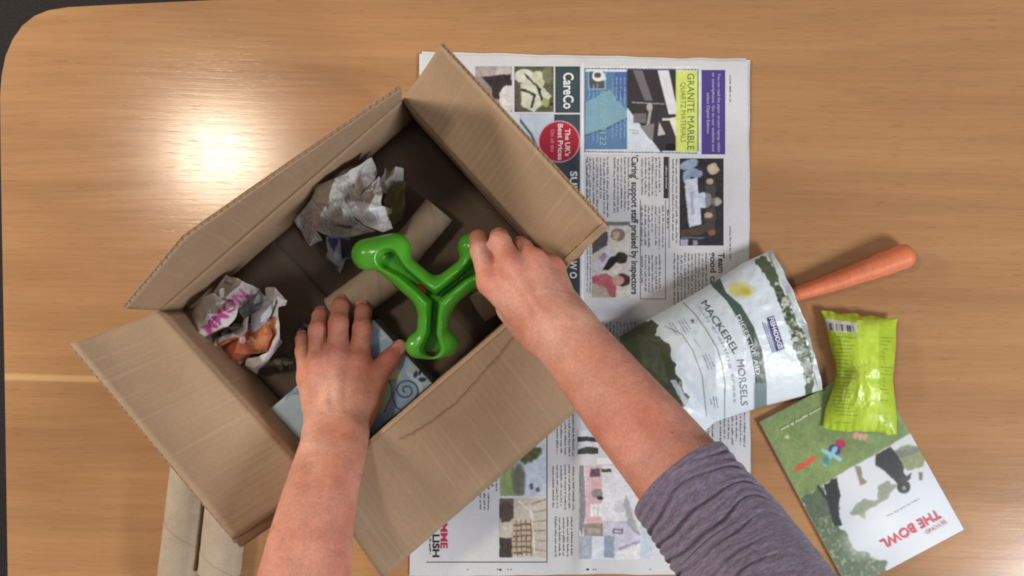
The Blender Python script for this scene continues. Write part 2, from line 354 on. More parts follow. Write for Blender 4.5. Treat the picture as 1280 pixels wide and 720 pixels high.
# ------------------------------------------------------------------ newspaper
news = thing('newspaper', 'open newspaper spread lying flat on the table under the carton', 'newspaper', tuple(P(725, 395, 0)))
def zn(x, y):
    x = np.asarray(x, float); y = np.asarray(y, float)
    r = 0.0022+0.0035*np.exp(-((x-724-0.01*(y-400))/9.0)**2)*(0.6+0.4*(y > 400))+0.0025*np.exp(-((y-397)/7.0)**2)+0.0050*fbm(x/80, y/80, 2)
    ed = np.minimum(np.minimum(x-515, 938-x), np.minimum(y-65, 720-y))
    return r*np.clip(0.45+ed/40, 0.45, 1)
def sheet(name, TL, TR, BR, BL, zf, m, parent, nu=90, nv=130, col=(212, 212, 216), wob=1.0):
    u, v = np.meshgrid(np.linspace(0, 1, nu), np.linspace(0, 1, nv), indexing='ij')
    q = lambda i: (TL[i]*(1-u)+TR[i]*u)*(1-v)+(BL[i]*(1-u)+BR[i]*u)*v
    X, Y = q(0), q(1); e = np.minimum(np.minimum(u, 1-u), np.minimum(v, 1-v)) < 1e-6
    X = X+wob*e*(2*n3(X/25, Y/25, 1)-1); Y = Y+wob*e*(2*n3(X/25, Y/25, 7)-1)
    return mesh_from(name, P(X, Y, zf(X, Y)), grid_faces(nu, nv, flip=True), m, parent, cols=np.broadcast_to(lin(col), X.shape+(3,)))
sheet('page', (524, 67), (934, 77), (938, 716), (512, 720), zn, M_print, news)
sheet('page', (527, 64), (937, 75), (936, 719), (515, 717), lambda x, y: zn(x, y)*0.62, M_print, news, col=(216, 214, 214))
sheet('page', (530, 68), (932, 73), (940, 712), (517, 722), lambda x, y: zn(x, y)*0.3, M_print, news, col=(208, 206, 206))
INK = (62, 62, 68); W = (238, 238, 240)
def photo(x0, y0, x1, y1, bg, ops, label=None, name='printed_photo', bl=1, mo=0.12):
    r = Ras(x0-1, y0-1, x1+1, y1+1, bg)
    for f, *a in ops: getattr(r, f)(*a)
    if mo > 0.05: r.warp(0.9, 4.5); r.I += 22*(2*fbm(r.X/2.2, r.Y/2.2, x0*.7)-0.94)[..., None]
    if mo: r.mott(5, 5, mo, x0*0.13)
    r.blur(bl+1 if mo > 0.05 else bl); return flat_patch(name, r, x0, y0, x1, y1, zn, news, M_print, label=label)
photo(694, 83, 725, 141, (62, 76, 82), [], name='printed_panel', mo=0.03)
photo(643, 83, 692, 140, (92, 94, 70), [('ell', 655, 95, 12, 9, (214, 214, 200)), ('ell', 672, 100, 9, 12, (196, 198, 170)), ('poly', [(650, 105), (668, 98), (690, 120), (668, 140), (652, 132)], (205, 208, 188)), ('line', [(652, 112), (668, 118), (664, 134)], 3, (40, 40, 36)), ('line', [(672, 108), (678, 126), (690, 130)], 3, (46, 46, 40)), ('ell', 684, 94, 6, 10, (120, 122, 96)), ('rect', 643, 108, 648, 140, (84, 84, 78)), ('ell', 682, 128, 5, 6, (160, 165, 120)), ('line', [(655, 92), (676, 112)], 2, (60, 58, 50))])
photo(594, 83, 640, 140, (150, 138, 136), [('rect', 594, 83, 624, 96, (172, 156, 156)), ('rect', 620, 83, 640, 110, (190, 182, 178)), ('poly', [(602, 96), (638, 92), (640, 106), (626, 112), (624, 124), (616, 124), (614, 110)], (58, 46, 50)), ('ell', 636, 122, 12, 16, (214, 208, 206)), ('rect', 626, 132, 640, 140, (200, 196, 196))])
photo(650, 143, 725, 400, (64, 76, 84), [('poly', [(650, 143), (693, 143), (693, 170), (676, 200), (650, 180)], (196, 208, 222)), ('line', [(650, 150), (664, 168), (676, 196)], 3, (90, 96, 104)), ('ell', 699, 177, 26, 26, (186, 62, 80)), ('ell', 699, 177, 26.2, 26.2, (214, 170, 180), 0, 1), ('ell', 699, 177, 24.8, 24.8, (172, 42, 62))], name='printed_panel', mo=0.03)
photo(726.5, 78, 729.5, 392, (232, 232, 236), [], name='printed_margin', mo=0)
kit = [('rect', 732, 90, 784, 187, (92, 128, 170)), ('poly', [(732, 128), (762, 112), (784, 140), (784, 150), (750, 166), (732, 172)], (126, 168, 186)), ('line', [(732, 170), (760, 160), (784, 148)], 2.5, (70, 100, 142)), ('poly', [(768, 90), (784, 90), (784, 118), (770, 128)], (84, 108, 164)), ('rect', 735.5, 89, 757.5, 112, (176, 190, 196)), ('rect', 736.5, 90, 756, 111, (84, 92, 92)), ('ell', 748, 95, 8, 7, (224, 228, 228)), ('ell', 747, 94, 4.5, 3.5, (80, 88, 88)), ('ell', 754, 98, 4, 3, (226, 228, 228)),
  ('rect', 784, 87, 845, 189, (62, 56, 60)), ('poly', [(791, 88), (803, 88), (816, 126), (806, 126)], (116, 110, 116)), ('poly', [(822, 88), (836, 88), (845, 130), (845, 143), (836, 143), (830, 120)], (220, 220, 226)), ('poly', [(784, 134), (826, 189), (784, 189)], (206, 216, 226)), ('line', [(784, 133), (827, 190)], 1.4, (36, 36, 40)), ('line', [(790, 128), (830, 130)], 1.4, (160, 160, 164)), ('ell', 812, 134, 4, 5, (176, 172, 170)), ('line', [(813, 138), (810, 156), (812, 166)], 3.5, (170, 164, 160)), ('rect', 792, 142, 808, 154, (112, 108, 112)), ('poly', [(800, 158), (818, 154), (816, 176), (812, 174)], (132, 126, 128)), ('poly', [(824, 152), (832, 168), (822, 170)], (196, 190, 190)), ('rect', 828, 148, 840, 151, (206, 206, 206)), ('poly', [(836, 148), (845, 146), (845, 172)], (222, 222, 214)), ('ell', 838, 184, 7, 5, (32, 32, 32)), ('line', [(786, 162), (798, 164), (798, 167), (790, 166)], 0.8, (130, 140, 150)),
  ('rect', 845, 89, 872, 190, (210, 222, 118))]
r = Ras(729, 82, 876, 193, (226, 228, 232))
for f, *a in kit: getattr(r, f)(*a)
r.mott(7, 7, 0.08, 3)
for k in range(34):
    t = k/34
    for (ax, ay, bx, by) in ((731, 85.5, 872, 87), (731, 189.5, 873, 191.5)):
        if k % 1 == 0: r.line([(ax+(bx-ax)*t, ay+(by-ay)*t), (ax+(bx-ax)*(t+0.016), ay+(by-ay)*(t+0.016))], 1.4, (84, 96, 120))
    for X_ in (731, 872.5): r.line([(X_, 87+103*t), (X_, 87+103*(t+0.016))], 1.4, (84, 96, 120))
r.blur(1); flat_patch('printed_advert', r, 729.6, 83, 875.5, 192.5, zn, news, M_print)
photo(877, 87.5, 906.5, 193, (80, 68, 138), [], name='printed_panel', mo=0.04)
photo(849.5, 198, 904.5, 307, (52, 50, 54), [('ell', 861, 205, 12, 6, (150, 166, 190), -20), ('ell', 868, 216, 10, 6, (140, 156, 182), 15), ('ell', 858, 222, 5, 10, (150, 165, 190)), ('poly', [(855, 226), (871, 222), (877, 280), (861, 284)], (206, 212, 228)), ('poly', [(862, 240), (866, 239), (868, 268), (864, 269)], (178, 168, 196)), ('ell', 891, 211, 7.5, 6.5, (208, 190, 164), 0, 1, 0, .15), ('ell', 887, 227, 5, 4, (186, 160, 128)), ('ell', 879, 250, 12, 10, (204, 216, 230)), ('ell', 895, 252, 7, 5, (176, 172, 164)), ('rect', 882, 232, 894, 290, (96, 90, 84), 0.6), ('ell', 885, 269, 5, 4, (190, 168, 140)), ('poly', [(851, 288), (884, 280), (880, 292), (852, 298)], (84, 70, 60)), ('ell', 889, 291, 5, 4, (150, 96, 70)), ('line', [(852, 297), (880, 297)], 2, (110, 130, 160)), ('rect', 850, 299, 860, 307, (176, 178, 190)), ('rect', 866, 300, 872, 306, (150, 150, 160))])
photo(740, 277, 787.5, 372, (206, 198, 192), [('rect', 740, 277, 788, 282, (120, 118, 118)), ('rect', 756, 282, 788, 372, (214, 208, 200)), ('ell', 772, 293, 9, 8, (134, 116, 108)), ('ell', 770, 294, 5, 6, (190, 164, 148)), ('poly', [(740, 286), (760, 290), (758, 306), (740, 318)], (92, 82, 84)), ('poly', [(744, 322), (758, 308), (764, 318), (756, 334), (742, 340)], (206, 200, 214)), ('poly', [(748, 322), (755, 315), (759, 320), (752, 328)], (168, 140, 152)), ('ell', 776, 322, 8, 7.5, (62, 52, 46)), ('poly', [(752, 338), (762, 322), (772, 318), (772, 326), (760, 338)], (40, 36, 38)), ('poly', [(740, 345), (758, 341), (770, 350), (770, 372), (740, 372)], (182, 100, 110)), ('poly', [(740, 354), (756, 358), (764, 372), (740, 372)], (180, 168, 156)), ('ell', 778, 350, 10, 8, (70, 50, 46)), ('ell', 772, 350, 8, 6, (196, 156, 138))])
# lower page
photo(625, 556, 682.5, 620, (202, 212, 228), [('poly', [(625, 570), (640, 560), (645, 620), (625, 620)], (150, 164, 110)), ('ell', 648, 600, 8, 22, (110, 112, 100), 0, 1, .5), ('ell', 662, 568, 14, 8, (88, 96, 66), -25, 1, .4, .3), ('ell', 664, 608, 3, 4, (90, 96, 104)), ('ell', 672, 612, 3, 3, (110, 116, 120)), ('rect', 652, 590, 656, 618, (120, 120, 116))])
photo(624, 623, 682.5, 697, (204, 196, 184), [('rect', 624, 623, 642, 648, (112, 100, 92)), ('ell', 632, 640, 9, 14, (92, 80, 74)), ('rect', 624, 672, 640, 697, (74, 68, 66)), ('ell', 634, 660, 9, 8, (210, 204, 196)), ('poly', [(640, 650), (668, 655), (666, 690), (640, 696)], (196, 180, 156))]+[('line', [(642, 656+k*7), (664, 655+k*7)], 2, (110, 94, 78)) for k in range(6)]+[('line', [(645+k*6, 650), (646+k*6, 694)], 1.2, (120, 104, 88)) for k in range(4)]+[('line', [(664, 630+k*11), (682, 624+k*13)], 1.3, (140, 130, 120)) for k in range(6)]+[('line', [(648, 626), (664, 640), (668, 690)], 2, (236, 230, 222))])
photo(722, 538, 748, 568, (224, 224, 226), [('rect', 722, 546, 748, 552, (64, 68, 62)), ('poly', [(722, 562), (734, 558), (748, 560), (748, 567), (722, 568)], (70, 74, 66))])
photo(724, 582, 816, 699, (226, 226, 232), [('rect', 732, 582, 752, 660, (216, 178, 184)), ('rect', 738, 586, 750, 596, (100, 84, 96)), ('rect', 752, 586, 764, 590, (84, 70, 74)), ('ell', 746, 616, 7, 6, (150, 140, 140)), ('ell', 750, 622, 4, 3, (60, 60, 60)), ('rect', 738, 630, 752, 646, (236, 236, 236)), ('line', [(742, 630), (742, 646)], 1, (150, 150, 150)), ('line', [(747, 630), (747, 646)], 1, (150, 150, 150)), ('rect', 730, 654, 754, 670, (150, 138, 132)), ('rect', 735, 660, 750, 667, (178, 168, 160)), ('poly', [(724, 582), (730, 582), (732, 640), (728, 670), (724, 660)], (140, 140, 142)), ('poly', [(782, 616), (800, 670), (784, 652), (780, 630)], (176, 178, 184)), ('poly', [(755, 652), (783, 652), (806, 676), (774, 690), (755, 690)], (204, 202, 220)), ('line', [(783, 652), (806, 676)], 1, (120, 116, 130)), ('line', [(774, 686), (804, 674)], 3, (160, 160, 180)), ('rect', 766, 661, 779, 667, (118, 110, 124)), ('rect', 768, 662.5, 777, 665.5, (200, 190, 210)), ('rect', 768, 626, 780, 640, (206, 208, 216)), ('rect', 800, 640, 816, 699, (200, 208, 226)), ('rect', 724, 670, 740, 699, (170, 176, 190)), ('rect', 740, 670, 755, 699, (218, 226, 240)), ('rect', 755, 670, 768, 697, (150, 162, 182)), ('line', [(752, 652), (784, 652)], 1, (150, 140, 150))])
tx = Buf()
def tw(s, x, y0, y1, h, c=INK, b=0.02): write(tx, s, [(x, y0), (x, y1)], h, c, zn, b)
tw("'Caring' support staff praised by inspectors", 789.5, 194, 368, 8.2, (58, 58, 62), 0.022)
tw('Team', 898, 316, 341, 7.5); tw('good ca', 888, 315, 356, 7.5)
tw('CareCo', 704.5, 91, 136, 12.5, (226, 232, 230), 0.02)
tw("The UK's", 706.5, 161, 195, 6.2, (240, 214, 220), 0.02); tw('Best Prices', 697.5, 155, 200, 6.2, (240, 214, 220), 0.02); tw('On all the', 688.5, 162, 190, 4.2, (220, 160, 172), 0.0)
tw('SUM', 713, 214, 243, 8.5, W, 0.025); tw('W O', 712.5, 326, 348, 8.5, W, 0.025)
tw('GRANITE MARBLE', 859.2, 92, 187.5, 8.6, (92, 104, 70), 0.0); tw('QUARTZ MATERIALS', 851, 103, 178, 6.2, (120, 134, 66), 0.0)
tw('01726 60122', 750, 114, 182, 8, (142, 184, 180), 0.0)
for s, x, a, b_ in (('You can read the paper on your laptop, tablet', 897, 92, 190), ('or smartphone. Go to our website and', 890, 91, 189), ('select Digital Edition', 883.5, 116, 167)): tw(s, x, a, b_, 3.5, (196, 190, 226), 0.0)
tw('MME', 551, 654, 685.5, 8.6, (190, 52, 84), 0.035); tw('LISH', 541, 668, 696.5, 8.4, (44, 44, 48), 0.035)
tx.build_each('lettering', M_print, news)
bt = Buf()
G1, G2 = (112, 112, 118), (96, 96, 102)
for a in ((731, 196, 761, 274), (763, 196, 787, 268), (732, 196, 736, 276)): greek(bt, *a, G1, zn)
for a in ((800, 196, 826, 246), (800, 256, 830, 312), (800, 318, 826, 368), (838, 198, 847, 306), (838, 316, 884, 392)): greek(bt, *a, G1, zn)
greek(bt, 833, 262, 836, 290, G2, zn); greek(bt, 911, 92, 914, 130, G1, zn, 6, 2); greek(bt, 911, 280, 914, 330, G1, zn, 6, 2)
greek(bt, 732, 284, 739, 372, G1, zn, 3.6, 1.8)
for a in ((735, 104, 748, 180), (760, 96, 782, 176)): greek(bt, *a, (136, 172, 190), zn, 5, 2)
greek(bt, 734, 402, 830, 432, (128, 126, 128), zn)
for a in ((690, 404, 716, 470), (694, 500, 718, 574), (690, 580, 718, 640), (690, 645, 716, 698), (606, 590, 622, 615), (596, 616, 612, 640)): greek(bt, *a, G2, zn, 5.0, 2.2)
greek(bt, 536, 672, 539, 694, (70, 70, 74), zn, 5, 2.2); greek(bt, 728, 404, 732, 520, G2, zn)
greek(bt, 825, 404, 932, 560, G1, zn, 5.0, 2.2)
bt.build('body_text', M_print, news, kind='stuff')
ru = Buf()
def rule(x0, y0, x1, y1, c=(70, 70, 76), off=0.0002):
    n = 24 if max(x1-x0, y1-y0) > 30 else 2
    u, v = np.meshgrid(np.linspace(x0, x1, n if x1-x0 > y1-y0 else 2), np.linspace(y0, y1, n if y1-y0 >= x1-x0 else 2), indexing='ij')
    p = P(u, v, zn(u, v)); p[..., 2] += off; ru.add(p, grid_faces(*u.shape, flip=True), lin(c))
for a in ((683.2, 536, 684.4, 703), (533, 702, 684, 703.2), (800.2, 250, 800.9, 374), (800, 373.4, 832, 374.1), (831.6, 250, 832.3, 374), (836, 196, 836.8, 310)): rule(*a)
rule(829.5, 196, 835.5, 248, (58, 60, 68)); greek(ru, 831.2, 206, 834, 238, (190, 190, 196), zn, 6, 2, off=0.0004)
for x in (584, 621, 624, 634, 638, 735, 741, 744, 812): rule(x, 711, x+1.6, 712.6, (90, 90, 94))
rule(746, 572, 816, 580, (236, 236, 238)); rule(624, 711, 627, 713.4, (40, 40, 44)); rule(733, 710.6, 736, 713, (40, 40, 44))
ru.build('printed_rules', M_print, news, kind='stuff')

# ------------------------------------------------------------------ cardboard box
RIM = 0.124
A, B_, C_, D_ = (503, 125), (200, 388), (398, 605), (702, 343)
box = thing('cardboard_box', 'open brown corrugated cardboard box with its four flaps spread', 'box', tuple(P(444, 365, 0.004)))
def board(name, f, L, Wd, parent, nu=40, nv=14, t=0.0042, bow=None, label=None, flute=True, m=None):
    """corrugated board: two liners and a fluted sheet between; f(u,v) -> points of the inner face"""
    b = Buf()
    def surf(nu_, nv_):
        u, v = np.meshgrid(np.linspace(0, 1, nu_), np.linspace(0, 1, nv_), indexing='ij'); p = f(u, v); e = 1e-3
        du = f(u+e, v)-f(u-e, v); dv = f(u, v+e)-f(u, v-e); n = np.cross(du, dv); n /= np.linalg.norm(n, axis=-1)[..., None]; return u, v, p, n
    u, v, p, n = surf(nu, nv); uv = np.stack([u*L, v*Wd], -1)
    for o0, o1 in ((0, 0.0006), (t-0.0006, t)):
        V = np.concatenate([(p-n*o0).reshape(-1, 3), (p-n*o1).reshape(-1, 3)]); F = np.concatenate([grid_faces(nu, nv), grid_faces(nu, nv, off=nu*nv, flip=True)])
        per = [i*nv for i in range(nu)]+[(nu-1)*nv+j for j in range(1, nv)]+[i*nv+nv-1 for i in range(nu-2, -1, -1)]+[j for j in range(nv-2, 0, -1)]
        k = nu*nv; E = np.array([[per[i], per[(i+1) % len(per)], per[(i+1) % len(per)]+k, per[i]+k] for i in range(len(per))])
        b.add(V, np.concatenate([F, E[:, ::-1]]), U=np.concatenate([uv.reshape(-1, 2)]*2))
    if flute:
        nf = max(8, int(L/0.0072*8)); u, v, p, n = surf(nf, 5)
        b.add(p-n*(t*0.5+(t*0.5-0.0006)*np.sin(2*math.pi*u*L/0.0072))[..., None], grid_faces(nf, 5), U=np.stack([u*L, v*Wd], -1))
        for vv_ in (1-0.0009/Wd,):       # strip added just behind the cut edge to keep the flute slots from going dark
            q = f(u[:, :2], np.full_like(u[:, :2], vv_)); nn_ = n[:, -1:]; st = np.stack([q[:, 0]-nn_[:, 0]*0.0005, q[:, 0]-nn_[:, 0]*(t-0.0005)], 1); b.add(st, grid_faces(nf, 2), U=np.stack([u[:, :2]*L, v[:, :2]*Wd], -1))
    return b.build(name, m or M_card, parent, label=label)
def quad(h0, h1, o1, o0, bowz=0.0, crack=None):
    h0, h1, o1, o0 = [P(*q) for q in (h0, h1, o1, o0)]
    def f(u, v):
        u_, v_ = u[..., None], v[..., None]
        p = (h0*(1-u_)+h1*u_)*(1-v_)+(o0*(1-u_)+o1*u_)*v_
        p = p.copy(); p[..., 2] += bowz*np.sin(np.pi*np.clip(v, 0, 1))*1.0+0.0024*(2*n3(u*4, v*2.5, h0[0]*50)-1)*np.clip(v*3, 0, 1)
        return p
    Ld = float(np.linalg.norm(h1-h0)); Wd = float(np.linalg.norm((o0+o1)/2-(h0+h1)/2)); return f, Ld, Wd
Fz = 0.0085
for (a, b) in ((A, B_), (D_, A), (C_, D_), (B_, C_)):
    a3, b3 = P(*a, RIM), P(*b, RIM); fa, fb = a3.copy(), b3.copy(); fa[2] = fb[2] = 0.004
    fn = lambda u, v, a3=a3, b3=b3, fa=fa, fb=fb: (a3*(1-u[..., None])+b3*u[..., None])*(1-v[..., None])+(fa*(1-u[..., None])+fb*u[..., None])*v[..., None]
    board('wall', fn, float(np.linalg.norm(b3-a3)), RIM, box, 30, 8, flute=False)
# inside of the base: two long panels under two short ones
a3, b3, c3, d3 = [P(*q, RIM) for q in (A, B_, C_, D_)]
for q in (a3, b3, c3, d3): q[2] = 0.0
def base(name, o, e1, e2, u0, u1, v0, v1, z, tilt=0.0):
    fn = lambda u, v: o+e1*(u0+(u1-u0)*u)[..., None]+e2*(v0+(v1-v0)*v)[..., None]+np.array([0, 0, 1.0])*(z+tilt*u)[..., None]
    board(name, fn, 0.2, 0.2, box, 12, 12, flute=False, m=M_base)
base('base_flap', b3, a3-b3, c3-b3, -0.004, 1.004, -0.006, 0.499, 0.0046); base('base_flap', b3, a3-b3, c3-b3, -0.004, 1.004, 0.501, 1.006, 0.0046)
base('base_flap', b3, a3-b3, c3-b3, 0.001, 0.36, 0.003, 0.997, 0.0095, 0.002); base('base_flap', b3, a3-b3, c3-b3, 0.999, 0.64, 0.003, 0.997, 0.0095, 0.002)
# top flaps
f, L_, W_ = quad((*A, RIM), (*D_, RIM), (755, 279, 0.203), (550, 55, 0.203), -0.004); board('flap', f, L_, W_, box, 40, 16)
ln = [(755, 279, 0.203), (702, 327, 0.14), (709, 333, 0.136), (762, 284, 0.197)]
f, L_, W_ = quad(ln[0], ln[1], ln[2], ln[3]); board('folded_lip', f, L_, W_, box, 14, 5)
f, L_, W_ = quad((*C_, RIM), (*B_, RIM), (88, 430, 0.172), (292, 675, 0.172), -0.006); board('flap', f, L_, W_, box, 40, 16)
f, L_, W_ = quad((353, 633, 0.132), (292, 675, 0.172), (302, 684, 0.166), (353, 649, 0.128)); board('folded_lip', f, L_, W_, box, 14, 5)
f, L_, W_ = quad((*D_, RIM), (*C_, RIM), (478, 723, 0.102), (792, 452, 0.102), 0.003); SEf = f; board('flap', f, L_, W_, box, 40, 20)
nw_o = np.array([(158, 386, 0.230), (232, 298, 0.246), (365, 205.5, 0.244), (502, 111, 0.236)]); nw_t = np.array([0, 0.255, 0.62, 1.0])
b3r, a3r = P(*B_, RIM), P(*A, RIM)
def nwf(u, v):
    uu = np.clip(u, -0.01, 1.01); o = P(*[np.interp(uu, nw_t, nw_o[:, i]) for i in range(3)]); h = b3r*(1-u[..., None])+a3r*u[..., None]
    p = h*(1-v[..., None])+o*v[..., None]; n = np.array([-0.655, 0.755, 0]); return p+n*(0.004*np.sin(np.pi*np.clip(v, 0, 1))*np.sin(np.pi*np.clip(u, 0, 1)))[..., None]
board('flap', nwf, float(np.linalg.norm(a3r-b3r)), 0.115, box, 60, 14)
# torn crease along the front flap
def on_se(px, py):
    x = np.asarray(px, float); y = np.asarray(py, float); z = np.full(x.shape, 0.115); u = v = None
    C3, D3, O3, E3 = P(*C_, RIM), P(*D_, RIM), P(478, 723, 0.102), P(792, 452, 0.102)
    for _ in range(6):
        q = P(x, y, z); du = C3-D3; t = ((q-D3)[..., :2]@du[:2])/(du[:2]@du[:2]); nrm = np.array([du[1], -du[0]])/np.hypot(*du[:2])
        wd = abs((E3-D3)[:2]@nrm); v = np.abs((q-D3)[..., :2]@nrm)/wd; z = f_z(t, v)
    return P(x, y, z+0.0008)
f_z = lambda u, v: SEf(np.clip(u, 0, 1), np.clip(v, 0, 1))[..., 2]
cb = Buf()
cp = np.array([(500, 549), (516, 541), (536, 528), (556, 513), (570, 503), (583, 488), (600, 470), (622, 445), (650, 412)], float); cpi = np.stack([np.interp(np.linspace(0, 8, 60), range(9), cp[:, i]) for i in (0, 1)], -1)+RNG.normal(0, 0.5, (60, 2))
wd_ = 0.30+0.45*n3(np.arange(60)/3.0, 0.5, 0.5); q = np.stack([on_se(cpi[:, 0]-wd_*.65, cpi[:, 1]-wd_*.75), on_se(cpi[:, 0]+wd_*.65, cpi[:, 1]+wd_*.75)], 1)
mesh_from('crease', q, grid_faces(60, 2, flip=True), M_crease, box)

# ------------------------------------------------------------------ cardboard tubes
def tube(name, label, p0, p1, r, group, squash=1.0, t=0.0014, seam=True):
    p0, p1 = Vector(P(*p0)), Vector(P(*p1)); d = (p1-p0).normalized(); up = Vector((0, 0, 1)); s = d.cross(up).normalized(); up = s.cross(d)
    o = thing(name, label, 'tube', tuple((p0+p1)/2), group); n = 40; a = np.linspace(0, 2*np.pi, n, endpoint=False); b = Buf(); m = 10
    L = (p1-p0).length
    def ring(rr):
        return np.stack([[np.array(p0)+np.array(d)*L*j/(m-1)+np.array(s)*(rr*np.cos(x)*(1+0.02*math.sin(3*j+x)))+np.array(up)*(rr*squash*np.sin(x)) for j in range(m)] for x in a])
    b.add(ring(r), grid_faces(n, m, True)); b.add(ring(r-t), grid_faces(n, m, True, flip=True))
    for j in (0, m-1):
        V = np.concatenate([ring(r)[:, j], ring(r-t)[:, j]]); b.add(V, np.array([[i, (i+1) % n, n+(i+1) % n, n+i] for i in range(n)]))
    b.build('tube_wall', M_tube, o)
    k = 60; tt = np.linspace(0, 1, k); th = 2*np.pi*tt*L/0.075+0.8
    pa = np.array(p0)+np.outer(tt*L, np.array(d)); rr = r+0.0002
    wv = [pa+np.array(d)*w_+rr*np.outer(np.cos(th), np.array(s))+rr*squash*np.outer(np.sin(th), np.array(up)) for w_ in (-0.0004, 0.0004)]
    mesh_from('spiral_seam', np.stack(wv, 1), grid_faces(k, 2), M_seam, o)
M_seam = mat('seam_line', 0.9, 0.1, base=tuple(lin((150, 134, 116))))  # slightly darker board tone for the spiral joint of the tubes
tube('cardboard_tube', 'longer grey cardboard tube on the table left of the other loose tube', (240, 570, 0.0235), (219, 745, 0.0235), 0.0215, 'loose cardboard tubes')
tube('cardboard_tube', 'shorter cardboard tube on the table half hidden under the folded flap lip', (286, 606, 0.0236), (274, 716, 0.0236), 0.0232, 'loose cardboard tubes')
tube('cardboard_tube', 'grey cardboard tube inside the box between paper ball and right hand', (549, 262, 0.031), (492, 331, 0.031), 0.0185, 'cardboard tubes in the box')
tube('cardboard_tube', 'grey cardboard tube inside the box behind the left fingertips', (486, 344, 0.034), (420, 392, 0.030), 0.0205, 'cardboard tubes in the box', 0.95)
tube('cardboard_tube', 'cardboard tube end poking out beneath the right hand inside the box', (597, 386, 0.03), (655, 350, 0.032), 0.0165, 'cardboard tubes in the box')

# ------------------------------------------------------------------ crumpled newspaper
def crumple(sheets, ras, z0, parent, mul, orig, amp=0.0036, sub=9, grow=1.0, gc=(0, 0)):
    for si, (outline, inner) in enumerate(sheets):
        cv = lambda q: (orig[0]+q[0]/mul, orig[1]+q[1]/mul)
        pts3 = [(*cv(q), 0.018+(q[2]-0.018)*1.25) for q in outline+inner]; n = len(outline)
        V2 = [Vector((p[0], p[1])) for p in pts3]
        vs, es, fs, ov, oe, of = delaunay_2d_cdt(V2, [], [list(range(n))], 1, 1e-4)
        zs = [pts3[o[0]][2] if o else z0 for o in ov]; b = {}; V = []; F = []
        def vid(x, y, z):
            k = (round(x, 3), round(y, 3))
            if k not in b: b[k] = len(V); V.append((x, y, z))
            return b[k]
        for f_ in fs:
            if len(f_) != 3: continue
            a_, b_, c_ = [(vs[i].x, vs[i].y, zs[i]) for i in f_]; g = {}
            for i in range(sub+1):
                for j in range(sub+1-i):
                    k = sub-i-j; g[i, j] = vid(*[(a_[m]*i+b_[m]*j+c_[m]*k)/sub for m in range(3)])
            for i in range(sub):
                for j in range(sub-i):
                    F.append([g[i, j], g[i+1, j], g[i, j+1]])
                    if i+j < sub-1: F.append([g[i+1, j], g[i+1, j+1], g[i, j+1]])
        V = np.array(V); cols = ras.sample(V[:, 0], V[:, 1])
        dz = amp*2.2*(ridge(V[:, 0]/19, V[:, 1]/19, si*3.3, 1)*2-0.75)+amp*0.8*(2*ridge(V[:, 0]/8, V[:, 1]/8, si*5.1, 2)-0.8)+0.0005*(2*n3(V[:, 0]/4, V[:, 1]/4, si)-1)
        jx = 1.2*(2*n3(V[:, 0]/9, V[:, 1]/9, si+11)-1); jy = 1.2*(2*n3(V[:, 0]/9, V[:, 1]/9, si+17)-1)
        mesh_from('crumpled_sheet', P(gc[0]+(V[:, 0]+jx-gc[0])*grow, gc[1]+(V[:, 1]+jy-gc[1])*grow, np.maximum(V[:, 2]+dz, 0.0115)), F, M_print, parent, cols=cols, smooth=False)
def foldball(name, parent, cen, size, seed, col, n=70):
    rg = np.random.default_rng(seed); u, v = np.meshgrid(np.linspace(-1, 1, n), np.linspace(-1, 1, n), indexing='ij')
    p = np.stack([u, v, 0.05*np.sin(3*u+2*v)], -1).reshape(-1, 3)*size*1.5
    for k in range(16):
        nn = rg.normal(size=3); nn /= np.linalg.norm(nn); c = rg.uniform(0.35, 0.75)*size if k > 5 else rg.uniform(0.1, 0.7)*size
        s = p@nn-c; m = s > 0; p = p-np.outer(np.where(m, 1.85*s, 0), nn)
    p = p-p.mean(0); p[:, 2] *= 0.8; p = p+np.array(cen); p[:, 2] = np.maximum(p[:, 2], 0.0115)
    cc = lin(col)*(0.75+0.5*fbm(u*9, v*30, seed).reshape(-1, 1))
    return mesh_from(name, p, grid_faces(n, n), M_print, parent, cols=cc, smooth=False)
# first ball: grey newsprint, blue scrap below, greenish scrap at right
z1 = thing('crumpled_newspaper', 'crumpled ball of grey newsprint near the back corner of the box', 'paper ball', tuple(P(435, 262, 0.012)), 'crumpled newspaper balls')
r1 = Ras(355, 185, 520, 345, (206, 204, 200)); 
Z1 = lambda x, y: (350+x/4.235, 180+y/4.235)
r1.mott(30, 30, 0.22, 5)
q_ = r1.X*0.80-r1.Y*0.60+3*(2*fbm(r1.X/22, r1.Y/22, 6)-0.94); q2_ = r1.X*0.60+r1.Y*0.80
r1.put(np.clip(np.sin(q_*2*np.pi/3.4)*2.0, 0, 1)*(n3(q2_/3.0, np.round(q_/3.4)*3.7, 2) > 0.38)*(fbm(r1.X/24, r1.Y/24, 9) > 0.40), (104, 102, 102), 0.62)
r1.poly([Z1(*q) for q in ((360, 305), (400, 300), (545, 330), (600, 350), (600, 450), (540, 470), (380, 400))], (238, 240, 244), 0.95)
r1.poly([Z1(*q) for q in ((430, 360), (520, 345), (540, 400), (470, 415))], (150, 150, 168), 0.45, 2, 2)
r1.poly([Z1(*q) for q in ((595, 195), (670, 190), (670, 400), (590, 440), (545, 310))], (142, 140, 102))
for k in range(6): r1.line([Z1(570+k*16, 250), Z1(575+k*16, 410)], 0.9, (104, 106, 72))
r1.poly([Z1(*q) for q in ((225, 490), (400, 490), (400, 700), (220, 700))], (188, 190, 204))
